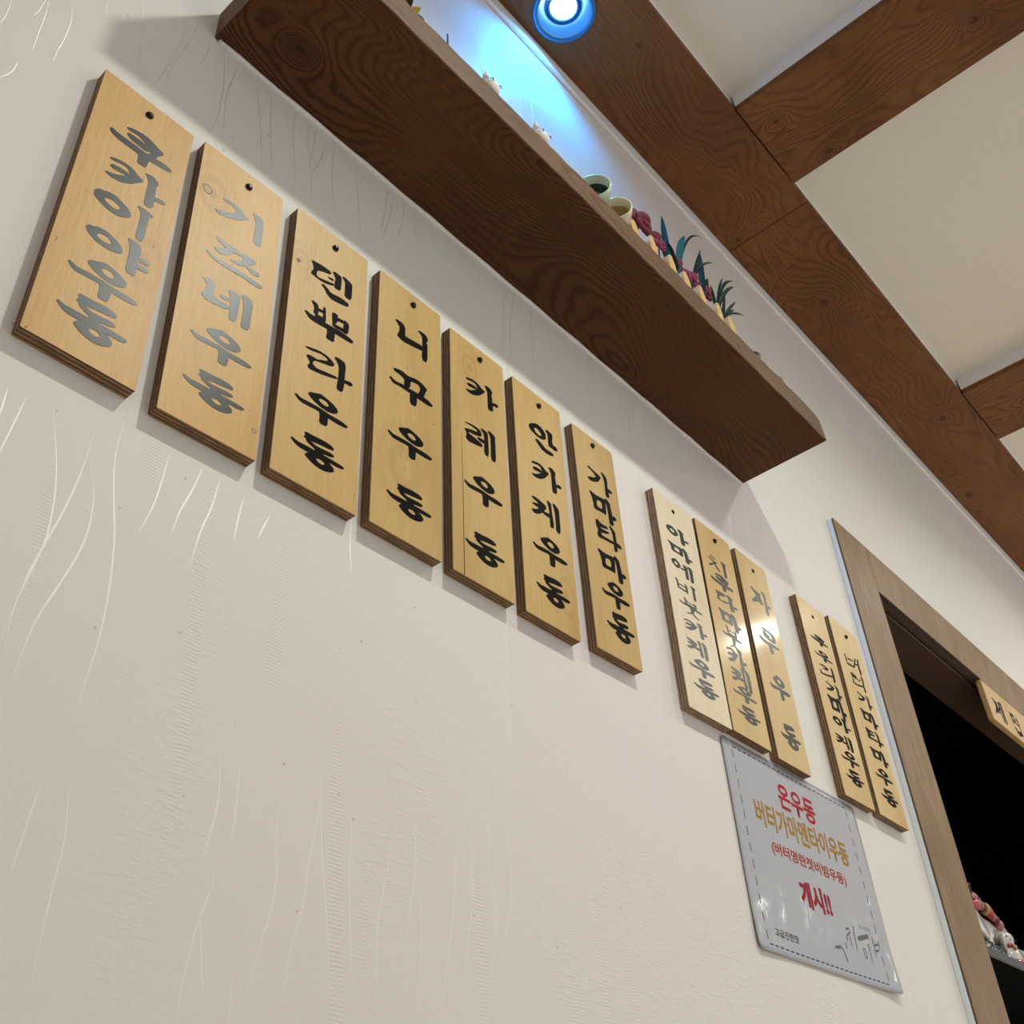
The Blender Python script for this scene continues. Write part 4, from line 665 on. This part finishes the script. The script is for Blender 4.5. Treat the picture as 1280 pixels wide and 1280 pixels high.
def quad(bm, x0, x1, z0, z1):
    bm.faces.new([bm.verts.new((x, 0, z)) for x, z in ((x0, z0), (x1, z0), (x1, z1), (x0, z1))])
bm = bmesh.new(); DX0, DX1, DZ0, DZ1 = 1.168 - PX0, 1.529 - PX0, 1.2755 - PZ0, 1.557 - PZ0
n_ = 25; st = (DX1 - DX0) / n_
for i in range(n_):
    for z in (DZ0, DZ1): quad(bm, DX0 + st * i + st * 0.18, DX0 + st * i + st * 0.82, z - 0.0010, z + 0.0010)
n_ = 12; st = (DZ1 - DZ0) / n_
for i in range(n_):
    for x in (DX0, DX1): quad(bm, x - 0.0009, x + 0.0009, DZ0 + st * i + st * 0.22, DZ0 + st * i + st * 0.78)
onposter(obj('dashed_border', bm, M_dash, poster))
def text_mesh(name, body, x0, x1, z0, z1, mat, bold=0.0, lift=0.00014, sx=1.0, parent=None):
    cu = bpy.data.curves.new(name, 'FONT'); cu.body = body; cu.size = 1.0; cu.offset = bold; cu.resolution_u = 3; cu.space_character = sx
    t = bpy.data.objects.new(name, cu); C.objects.link(t)
    dg = bpy.context.evaluated_depsgraph_get(); dg.update()
    me = bpy.data.meshes.new_from_object(t.evaluated_get(dg)); bpy.data.objects.remove(t)
    xs = [v.co.x for v in me.vertices]; ys = [v.co.y for v in me.vertices]
    ax, bx_, ay, by = min(xs), max(xs), min(ys), max(ys)
    for v in me.vertices:
        v.co = ((v.co.x - ax) / (bx_ - ax) * (x1 - x0) + x0 - PX0, 0, (v.co.y - ay) / (by - ay) * (z1 - z0) + z0 - PZ0)
    b = bmesh.new(); b.from_mesh(me); bpy.data.meshes.remove(me)
    for f in b.faces:
        f.normal_update()
        if f.normal.y > 0: f.normal_flip()
    return onposter(obj(name, b, mat, parent or poster), lift)
a_ = text_mesh('headline', '온우동', 1.2880, 1.4060, 1.4935, 1.5355, M_red, 0.030, 0.00022)
text_mesh('headline_outline', '온우동', 1.2860, 1.4080, 1.4915, 1.5375, M_pink, 0.060, 0.00014, parent=a_)
text_mesh('gold_line', '버터가마멘타이우동', 1.2035, 1.4945, 1.4470, 1.4880, M_gold, 0.030)
text_mesh('orange_line', '(버터명란젓비빔우동)', 1.2330, 1.4650, 1.4090, 1.4310, M_orange, 0.030)
text_mesh('crimson_line', '개시!!', 1.2950, 1.3900, 1.3490, 1.3885, M_crim, 0.050)
text_mesh('small_print', '고급진한맛', 1.1920, 1.2600, 1.2895, 1.3005, M_txt, 0.02)
text_mesh('logo_caption', '사누끼우동', 1.4690, 1.5110, 1.3490, 1.3560, M_lgrey, 0.0)
bm = bmesh.new()
def inkline(pts, w):
    ribbon([(x - PX0, z - PZ0) for x, z in pts], w, 0, 0, bm)
    bmesh.ops.remove_doubles(bm, verts=bm.verts[:], dist=1e-7)
inkline([(1.372, 1.3054), (1.389, 1.3077)], [0.003, 0.0055]); inkline([(1.389, 1.311), (1.3985, 1.305), (1.4030, 1.2894)], [0.003, 0.003, 0.0045])
inkline([(1.4224, 1.3399), (1.4330, 1.3425), (1.4355, 1.3376), (1.4221, 1.3308), (1.4190, 1.3219)], [0.0035, 0.003, 0.0026, 0.0026, 0.003])
inkline([(1.4302, 1.3322), (1.4309, 1.3161)], 0.0024); inkline([(1.450, 1.349), (1.4477, 1.3304), (1.4461, 1.3122)], [0.0034, 0.0028, 0.002])
inkline([(1.4577, 1.3318), (1.4700, 1.335), (1.4976, 1.3421)], [0.005, 0.0075, 0.006]); inkline([(1.4906, 1.3295), (1.4909, 1.3163), (1.4881, 1.3011)], [0.003, 0.0024, 0.0018])
inkline([(1.5109, 1.3431), (1.511, 1.3279), (1.5099, 1.3125)], [0.0030, 0.0026, 0.002]); inkline([(1.5115, 1.3307), (1.5266, 1.3348)], [0.0028, 0.0035]); inkline([(1.5110, 1.3222), (1.5254, 1.3258)], [0.0028, 0.0035])
def inkring(cx, cz, rx, rz, w):
    o_ = [(cx - PX0 + rx * math.cos(k * math.pi / 10), cz - PZ0 + rz * math.sin(k * math.pi / 10)) for k in range(20)]
    i_ = [(cx - PX0 + (rx - w) * math.cos(k * math.pi / 10), cz - PZ0 + (rz - w) * math.sin(k * math.pi / 10)) for k in range(20)]
    plate([o_, i_], 0, 0, bm)
inkring(1.4716, 1.3123, 0.0052, 0.0085, 0.0022); inkring(1.4110, 1.3140, 0.0036, 0.0042, 0.0014)
onposter(obj('brush_logo', bm, M_grey, poster), 0.00018)

# ---------------------------------------------------------------- things on the shelf
ST = 2.2595   # shelf top
def shelf_top(x): return SZ1 + 0.0045 * math.sin(math.pi * (x - SX0) / (SX1 - SX0))
M_picket = birch('picket_wood', (0.66, 0.44, 0.20), 9.0, 0.6); M_boxw = plain('planter_box_wood', (0.20, 0.11, 0.06), 0.7)
M_petal = plain('petal_red', (0.13, 0.004, 0.018), 0.7); M_petal2 = plain('petal_magenta', (0.20, 0.008, 0.06), 0.7)
M_leaf = plain('leaf_dark', (0.012, 0.045, 0.045), 0.4); M_leaf2 = plain('leaf_teal', (0.03, 0.17, 0.17), 0.4)
PLY = -0.155
pl = empty('picket_planter', (0.875, PLY, shelf_top(1.05))); tag(pl, 'little planter fenced with pointed pale wooden pickets, on the right half of the shelf', 'planter')
PK = [0.884, 0.936, 0.990, 1.043, 1.092, 1.145, 1.198]
obj('box', box(-0.004, 0.335, 0.0225, 0.080, 0.0, 0.085, 0.002), M_boxw, pl)
for i, px in enumerate(PK):
    h = 0.134 + 0.004 * math.sin(i * 2.3)
    b = plate([[(-0.010, 0), (0.010, 0), (0.010, h - 0.022), (0.004, h), (-0.004, h), (-0.010, h - 0.022)]], 0.022, 0.0)
    bmesh.ops.bevel(b, geom=b.edges[:], offset=0.001, segments=1, affect='EDGES')
    obj('picket', b, M_picket, pl, (px - 0.875, 0, 0), (math.radians(-2 + i % 3), math.radians(2 * math.sin(i * 3.1)), math.radians(2 * math.sin(i * 1.9))))
def leaf(parent, p0, p1, bend, w, mat):
    p0, p1 = Vector(p0), Vector(p1); b = bmesh.new(); n_ = 9; L = (p1 - p0); side = Vector((0.55, 0.25, 0.8)).cross(L).normalized()
    L0 = []; R0 = []; M0 = []
    for i in range(n_ + 1):
        t = i / n_; c = p0 + L * t + Vector((0, 0, bend)) * math.sin(math.pi * t) * L.length
        ww = 1.15 * w * (math.sin(math.pi * min(1, 0.12 + t * 0.88)) ** 0.7) / 2
        L0.append(b.verts.new(c - side * ww)); R0.append(b.verts.new(c + side * ww)); M0.append(b.verts.new(c + Vector((0, 0.0018, -0.0018)) * (1 - t)))
    for i in range(n_):
        b.faces.new((L0[i], L0[i + 1], M0[i + 1], M0[i])); b.faces.new((M0[i], M0[i + 1], R0[i + 1], R0[i]))
    bmesh.ops.solidify(b, geom=b.faces[:], thickness=0.0008)
    return obj('leaf', b, mat, parent)
def flower(x, y, z, r, mat, lab, seed):
    rr = random.Random(seed); base = Vector((x, y + 0.01, shelf_top(x) + 0.07))
    root = empty('artificial_flower', tuple(base)); tag(root, lab, 'flower', 'red artificial flowers in the planter')
    hd = Vector((x, y, z)) - base
    obj('stem', tube([(0, 0, -0.02), tuple(hd * 0.5 + Vector((0.003, 0, 0))), tuple(hd * 0.92)], 0.0016, 6), M_leaf, root)
    for layer, (n_, ro, el, sz) in enumerate(((9, 0.62, 0.15, 0.48), (7, 0.42, 0.40, 0.44), (5, 0.2, 0.6, 0.38))):
        for k in range(n_):
            a = 2 * math.pi * (k + 0.5 * layer) / n_ + rr.uniform(-.15, .15)
            c = hd + Vector((math.cos(a) * ro * r, 0.25 * r * math.sin(a) - el * r * 0.55, math.sin(a) * ro * r))
            Mt = Matrix.Translation(c) @ RY(-math.degrees(a)) @ RX(rr.uniform(-12, 12)) @ SC(sz, 0.20, sz * 0.85)
            obj('petal', ball(r, Mt, 2), mat, root, smooth=True)
    return root
flower(0.957, -0.118, 2.488, 0.034, M_petal, 'largest dark red flower, round and full, at the left end of the picket planter', 1)
flower(1.018, -0.110, 2.505, 0.024, M_petal, 'smaller maroon flower beside the largest one, behind an upright green blade', 2)
flower(1.010, -0.125, 2.462, 0.018, M_petal2, 'small magenta-edged bloom low between the second and third pickets', 3)
flower(1.075, -0.115, 2.475, 0.024, M_petal, 'maroon flower above the third and fourth pickets', 4)
flower(1.120, -0.118, 2.470, 0.025, M_petal2, 'bright magenta flower above the fifth picket', 5)
flower(1.172, -0.118, 2.475, 0.024, M_petal, 'rightmost dark maroon flower, above the sixth picket', 6)
def grass(lab, x, z, blades, mat=M_leaf):
    root = empty('grass_tuft', (x, -0.128, z)); tag(root, lab, 'artificial grass', 'green blade tufts in the planter')
    obj('stem', tube([(0, 0.004, -0.075), (0, 0, -0.02), (0, 0, 0.004)], 0.0022, 6), M_leaf, root)
    for (tx, tz, bend, w, mm) in blades:
        leaf(root, (0, 0, -0.004), (tx - x, rnd.uniform(-0.012, 0.004), tz - z), bend, w, mm)
grass('tuft whose single upright pointed blade stands by the biggest red flower', 1.030, 2.420, [(1.036, 2.572, 0.0, 0.011, M_leaf), (1.012, 2.470, 0.2, 0.008, M_leaf2)])
grass('teal tuft with one broad blade and one long thin arching blade over the beam edge', 1.065, 2.440, [(1.128, 2.598, 0.10, 0.013, M_leaf2), (1.205, 2.660, 0.16, 0.005, M_leaf), (1.100, 2.53, 0.0, 0.008, M_leaf2), (1.02, 2.47, 0.25, 0.007, M_leaf)])
grass('thin three-bladed tuft in the middle of the planter', 1.110, 2.440, [(1.172, 2.590, 0.03, 0.005, M_leaf), (1.160, 2.552, 0.0, 0.005, M_leaf), (1.222, 2.590, 0.12, 0.005, M_leaf)])
grass('dark upright tuft with one tall blade above the fifth picket', 1.150, 2.440, [(1.180, 2.595, 0.0, 0.011, M_leaf), (1.196, 2.530, 0.0, 0.011, M_leaf)])
grass('arching tuft leaning right above the sixth picket', 1.195, 2.430, [(1.308, 2.610, 0.14, 0.007, M_leaf), (1.292, 2.575, 0.10, 0.008, M_leaf), (1.25, 2.57, 0.08, 0.005, M_leaf), (1.19, 2.50, 0.0, 0.006, M_leaf)])
grass('rightmost spidery tuft at the end of the planter', 1.212, 2.422, [(1.285, 2.525, 0.03, 0.007, M_leaf), (1.330, 2.525, 0.08, 0.004, M_leaf), (1.265, 2.54, 0.0, 0.006, M_leaf), (1.195, 2.455, 0.0, 0.008, M_leaf), (1.28, 2.50, 0.04, 0.006, M_leaf)])

M_cer = plain('glazed_celadon', (0.60, 0.74, 0.62), 0.25, coat=0.6); M_cream = plain('glazed_cream', (0.78, 0.70, 0.50), 0.25, coat=0.6); M_dark = plain('dark_glaze', (0.03, 0.05, 0.045), 0.3)
def cup(x, y, zt, r, mat, inner, lab, tilt):
    """a small teacup lying on its side on a low stand so that its mouth shows"""
    root = empty('ceramic_cup', (x, y, shelf_top(x))); tag(root, lab, 'cup')
    h = zt - shelf_top(x) - r
    obj('stand', lathe([(0.0, 0), (0.022, 0), (0.018, 0.006), (0.009, 0.012), (0.007, h - r * 0.6), (0.014, h - r * 0.72), (0.0, h - r * 0.70)], 24), M_boxw, root, smooth=True)
    Mx = T(0, 0, h) @ RZ(tilt) @ RX(90)
    obj('cup_body', lathe([(0.0, -0.034), (r * 0.5, -0.034), (r * 0.86, -0.018), (r, 0.006), (r, 0.012), (r * 0.92, 0.012), (r * 0.80, -0.012)], 32, M=Mx), mat, root, smooth=True)
    obj('cup_inside', lathe([(r * 0.93, 0.010), (r * 0.80, -0.010), (r * 0.5, -0.024), (0.0, -0.026)], 32, M=Mx), inner, root, smooth=True)
cup(0.793, -0.135, 2.428, 0.030, M_cer, plain('cup_hollow', (0.02, 0.035, 0.03), 0.5), 'pale green glazed cup with a dark inside, left of the cream one on the shelf', -58)
cup(0.847, -0.140, 2.415, 0.028, M_cream, plain('ochre_glaze', (0.45, 0.30, 0.12), 0.3), 'cream glazed cup with an ochre inside, just left of the planter', -58)
M_paper = plain('white_bisque', (0.78, 0.74, 0.70), 0.6)
def figurine(x, y, zt, lab, w, mark=True, sprigs=False):
    root = empty('porcelain_figurine', (x, y, shelf_top(x))); tag(root, lab, 'figurine'); h = zt - shelf_top(x)
    obj('body', lathe([(0, 0), (w, 0), (w * 1.08, h * 0.18), (w * 0.85, h * 0.48), (w * 0.55, h * 0.60)], 24), M_paper, root, smooth=True)
    obj('head', ball(w * 0.80, T(0, 0, h * 0.78) @ SC(1, 0.9, min(1.0, h * 0.24 / (w * 0.8)))), M_paper, root, smooth=True)
    for s in (-1, 1):
        b = bmesh.new(); bmesh.ops.create_cone(b, cap_ends=True, segments=10, radius1=w * 0.3, radius2=0.0006, depth=h * 0.13, matrix=T(s * w * 0.45, 0, h * 0.955))
        obj('ear', b, M_paper, root)
        obj('eye', tube([(s * w * 0.45 - 0.003, -w * 0.62, h * 0.79), (s * w * 0.45, -w * 0.70, h * 0.81), (s * w * 0.45 + 0.003, -w * 0.62, h * 0.79)], 0.0009, 6), M_dark, root)
    if sprigs:
        for k in range(6):
            a = -0.35 + k * 0.16
            obj('white_sprig', tube([(w * 0.6, 0.01, 0.05), (w * 0.8 + 0.02 * a, 0.01, h * 0.8), (w * 1.2 + 0.10 * a, 0.008, h + 0.035 - 0.02 * abs(a))], [0.0012, 0.0010, 0.0004], 6), M_paper, root)
figurine(0.533, -0.135, 2.428, 'small white porcelain figurine with thin white sprigs, in the blue light on the shelf', 0.020, sprigs=True)
figurine(0.652, -0.135, 2.430, 'small white eared porcelain figurine between the sprig figurine and the cups', 0.020)
# gold-leaf ornament and blue pick at the left
M_gold3 = plain('gold_leaf', (0.75, 0.55, 0.12), 0.3, 0.8)
gr = empty('gold_ornament', (0.350, -0.135, shelf_top(0.35))); tag(gr, 'gold leafy ornament at the top edge of the picture, left on the shelf', 'ornament')
obj('foot', lathe([(0, 0), (0.020, 0), (0.016, 0.010), (0.004, 0.018), (0.003, 0.10), (0, 0.10)], 20), M_gold3, gr, smooth=True)
for k, (dx, dz) in enumerate(((0.028, 0.150), (0.010, 0.172), (-0.015, 0.185), (0.036, 0.125), (-0.03, 0.16))):
    leaf(gr, (0, 0, 0.09), (dx, -0.006, dz), 0.05, 0.014, M_gold3 if k % 2 == 0 else M_leaf)
bp = empty('blue_pick', (0.440, -0.135, shelf_top(0.44))); tag(bp, 'thin dark blue stick standing on the shelf between the gold ornament and the white figurines', 'stick')
obj('stick', tube([(0, 0, 0.004), (0, 0, 0.164)], 0.0016, 8), plain('blue_stick', (0.02, 0.07, 0.35), 0.4), bp)
obj('base', lathe([(0, 0), (0.012, 0), (0.010, 0.006), (0, 0.007)], 20), M_boxw, bp)
# clear glass pieces at the right end
def glass_mat():
    m, nt, p = newmat('clear_glass'); p.inputs['Base Color'].default_value = (0.95, 0.97, 0.97, 1); p.inputs['Roughness'].default_value = 0.03
    p.inputs['Transmission Weight'].default_value = 1.0; p.inputs['IOR'].default_value = 1.48; return m
M_glass = glass_mat()
for x, r, h, lab in ((1.231, 0.016, 0.046, 'clear glass dish with bright glints, just right of the planter'), (1.302, 0.019, 0.030, 'low clear glass dish near the right end of the shelf')):
    g = obj('glass_dish', lathe([(0, 0.0), (r * 0.55, 0), (r * 0.62, h * 0.2), (r * 0.9, h * 0.7), (r, h), (r * 0.92, h), (r * 0.8, h * 0.7), (r * 0.5, h * 0.3), (0, h * 0.28)], 28), M_glass, None, (x, -0.160, shelf_top(x) + 0.0005), smooth=True)
    tag(g, lab, 'glass dish', 'clear glass dishes on the shelf')

# ---------------------------------------------------------------- kitchen rack with lucky cats behind the doorway
M_rack = plain('dark_steel', (0.045, 0.05, 0.05), 0.35, 0.7)
RX0, RX1, RY0, RY1 = 2.300, 3.40, 0.110, 0.50
rk = empty('kitchen_rack', (RX0, RY0, 0)); tag(rk, 'dark steel kitchen rack standing behind the doorway', 'rack')
for x in (0.0, RX1 - RX0 - 0.022):
    for y in (0.0, RY1 - RY0 - 0.022): obj('post', box(x, x + 0.022, y, y + 0.022, 0, 1.4835, 0.002), M_rack, rk)
for z in (0.55, 1.05, 1.505): obj('rack_shelf', box(0.001, RX1 - RX0 - 0.001, -0.002, RY1 - RY0 + 0.002, z - 0.022, z, 0.003), M_rack, rk)
RZT = 1.505
M_cat = plain('white_porcelain', (0.66, 0.64, 0.61), 0.16, coat=0.5); M_catred = plain('cat_red_glaze', (0.42, 0.01, 0.015), 0.25, coat=0.5)
M_pinkc = plain('cat_pink', (0.40, 0.15, 0.17), 0.4); M_yel = plain('cat_yellow', (0.42, 0.27, 0.08), 0.4); M_dred = plain('cat_dark_red', (0.16, 0.012, 0.03), 0.4); M_line = plain('cat_black_line', (0.01, 0.008, 0.008), 0.4)
def cat(x, y, s, lab, rot, dressed):
    root = empty('lucky_cat_figurine', (x, y, RZT)); root.rotation_euler = (0, 0, math.radians(rot)); tag(root, lab, 'figurine', 'white porcelain lucky cats in the kitchen')
    def prt(n_, b, m_): return obj(n_, b, m_, root, smooth=True)
    prt('body', lathe([(0, 0), (0.055 * s, 0), (0.066 * s, 0.02 * s), (0.066 * s, 0.05 * s), (0.052 * s, 0.085 * s), (0.036 * s, 0.105 * s), (0, 0.108 * s)], 32), M_cat)
    prt('head', ball(0.046 * s, T(0, -0.004 * s, 0.138 * s) @ SC(1.08, 0.92, 0.88), 3), M_cat)
    for sd in (-1, 1):
        b = bmesh.new(); bmesh.ops.create_cone(b, cap_ends=True, segments=14, radius1=0.016 * s, radius2=0.003 * s, depth=0.026 * s, matrix=T(sd * 0.028 * s, 0, 0.182 * s) @ RY(sd * 16))
        e = obj('ear', b, M_cat, root)
        b = bmesh.new(); bmesh.ops.create_cone(b, cap_ends=True, segments=12, radius1=0.010 * s, radius2=0.002 * s, depth=0.017 * s, matrix=T(sd * 0.028 * s, -0.007 * s, 0.180 * s) @ RY(sd * 16))
        obj('inner_ear', b, M_pinkc, e)
        ex = sd * 0.018 * s
        prt('eye', tube([(ex - 0.008 * s, -0.042 * s, 0.139 * s), (ex - 0.004 * s, -0.0455 * s, 0.146 * s), (ex + 0.004 * s, -0.0455 * s, 0.146 * s), (ex + 0.008 * s, -0.042 * s, 0.139 * s)], 0.0014 * s, 6), M_line)
        for q in (-1, 0, 1): prt('whisker', tube([(sd * 0.022 * s, -0.041 * s, 0.128 * s), (sd * 0.046 * s, -0.036 * s, (0.127 + 0.007 * q) * s)], 0.0007 * s, 5), M_line)
        prt('paw', ball(0.015 * s, T(sd * 0.026 * s, -0.060 * s, 0.014 * s) @ SC(1, 1.2, 0.8)), M_cat)
        if sd < 0: prt('arm', tube([(-0.034 * s, -0.02 * s, 0.085 * s), (-0.052 * s, -0.045 * s, 0.11 * s), (-0.054 * s, -0.050 * s, 0.15 * s)], [0.015 * s, 0.014 * s, 0.015 * s], 12), M_cat)
        else: prt('arm', tube([(0.034 * s, -0.02 * s, 0.088 * s), (0.050 * s, -0.048 * s, 0.066 * s), (0.028 * s, -0.068 * s, 0.055 * s)], [0.015 * s, 0.014 * s, 0.013 * s], 12), M_cat)
    prt('nose', ball(0.0035 * s, T(0, -0.0475 * s, 0.132 * s)), M_pinkc)
    for k in range(16):
        a = 2 * math.pi * k / 16
        prt('collar_bead', ball(0.0105 * s, T(0.043 * s * math.cos(a), 0.041 * s * math.sin(a) - 0.002 * s, 0.101 * s), 2), (M_catred, M_pinkc, M_yel, M_catred)[k % 4])
    prt('bell', ball(0.011 * s, T(0, -0.054 * s, 0.090 * s)), M_yel)
    if dressed: prt('cushion', lathe([(0, -0.001), (0.070 * s, -0.001), (0.078 * s, 0.014 * s), (0.072 * s, 0.034 * s), (0.062 * s, 0.040 * s)], 32), M_catred)
    else: prt('coin', lathe([(0, 0), (0.022 * s, 0), (0.022 * s, 0.005 * s), (0, 0.006 * s)], 24, M=T(0.008 * s, -0.074 * s, 0.05 * s) @ RX(80) @ SC(0.8, 1.2, 1)), M_cat)
def lying_cat():
    x0, y0 = 2.820, 0.295
    root = empty('lucky_cat_figurine', (x0, y0, RZT)); root.scale = (1.3, 1.3, 1.55); tag(root, 'large reclining white porcelain lucky cat with a red flowered garland, beside the door frame', 'figurine', 'white porcelain lucky cats in the kitchen')
    def prt(n_, b, m_): return obj(n_, b, m_, root, smooth=True)
    b = bmesh.new()
    n1, n2 = 28, 20; rows = []
    for i in range(n1 + 1):
        t_ = i / n1; x = -0.165 + 0.34 * t_
        r = (math.sin(math.pi * min(max(t_, 0.0), 1.0)) ** 0.45) if 0 < t_ < 1 else 0.02
        rz = 0.068 * r * (1.0 + 0.10 * math.cos(2.2 * math.pi * t_)); ry = 0.062 * r; cz = 0.068
        rows.append([b.verts.new((x, ry * math.cos(2 * math.pi * k / n2), max(0.0, cz + rz * math.sin(2 * math.pi * k / n2)))) for k in range(n2)])
    for p_, q_ in zip(rows, rows[1:]):
        for k in range(n2): b.faces.new((p_[k], p_[(k + 1) % n2], q_[(k + 1) % n2], q_[k]))
    b.faces.new(rows[0]); b.faces.new(rows[-1]); bmesh.ops.recalc_face_normals(b, faces=b.faces[:])
    prt('body', b, M_cat)
    prt('head', ball(0.060, T(-0.150, -0.030, 0.118) @ SC(1.05, 0.9, 0.88), 3), M_cat)
    for sx_ in (-0.185, -0.118):
        b = bmesh.new(); bmesh.ops.create_cone(b, cap_ends=True, segments=14, radius1=0.020, radius2=0.003, depth=0.034, matrix=T(sx_, -0.030, 0.178))
        e = obj('ear', b, M_cat, root)
        b = bmesh.new(); bmesh.ops.create_cone(b, cap_ends=True, segments=12, radius1=0.013, radius2=0.002, depth=0.024, matrix=T(sx_, -0.040, 0.175))
        obj('inner_ear', b, M_pinkc, e)
    for ex in (-0.175, -0.128):
        prt('eye', tube([(ex + 0.013 * math.cos(a), -0.083 + 0.006 * abs(math.cos(a)), 0.122 + 0.013 * math.sin(a)) for a in [k * math.pi / 8 for k in range(9)]], 0.0018, 6), plain('maroon_line', (0.10, 0.01, 0.015), 0.4))
    prt('nose', ball(0.004, T(-0.152, -0.088, 0.110)), M_pinkc)
    # garland of beads and blossoms draped over the back and down the right side
    for k in range(66):
        t_ = (k // 3) / 21; lane = k % 3; x = -0.118 + 0.245 * t_
        z = 0.095 + 0.030 * math.sin(math.pi * min(1, t_ * 1.15)) - 0.055 * max(0, t_ - 0.75) / 0.25 + 0.014 * (lane - 1)
        y = -0.050 + 0.014 * (lane - 1) ** 2 - 0.004 * lane
        r = 0.0078 + 0.0035 * math.sin(k * 1.9) ** 2
        prt('garland_bead', ball(r, T(x + 0.003 * math.sin(k * 4.1), y, z), 2), (M_pinkc, M_catred, M_dred, M_pinkc, M_yel, M_dred, M_catred)[(k * 3) % 7])
    prt('coin', lathe([(0, 0), (0.028, 0), (0.028, 0.006), (0.024, 0.009), (0, 0.009)], 28, M=T(-0.100, -0.066, 0.078) @ RX(75)), M_cat)
    for px_ in (0.02, 0.065): prt('paw', ball(0.022, T(px_, -0.075, 0.020) @ SC(1, 1.2, 0.85)), M_cat)
    prt('arm', tube([(0.06, -0.02, 0.090), (0.085, -0.050, 0.075), (0.105, -0.060, 0.040)], [0.020, 0.018, 0.015], 12), M_cat)
lying_cat()
cat(2.690, 0.160, 0.52, 'small whiskered porcelain lucky cat on a red cushion, in front of the large one', -25, True)
for k, (x, y, r) in enumerate(((2.470, 0.130, 0.015), (2.500, 0.128, 0.013), (2.528, 0.128, 0.015), (2.505, 0.158, 0.016), (2.557, 0.130, 0.013))):
    b = ball(r, T(0, 0, r) , 1)
    o = obj('glass_bead', b, M_glass, None, (x, y, RZT)); tag(o, ('leftmost clear glass bead in the heap beside the lucky cats', 'clear glass bead second from the left in the heap', 'clear glass bead in the middle of the heap, nearly hiding the coin', 'clear glass bead at the back of the heap', 'rightmost clear glass bead, nearest the small lucky cat')[k], 'glass bead', 'glass beads in front of the lucky cats')
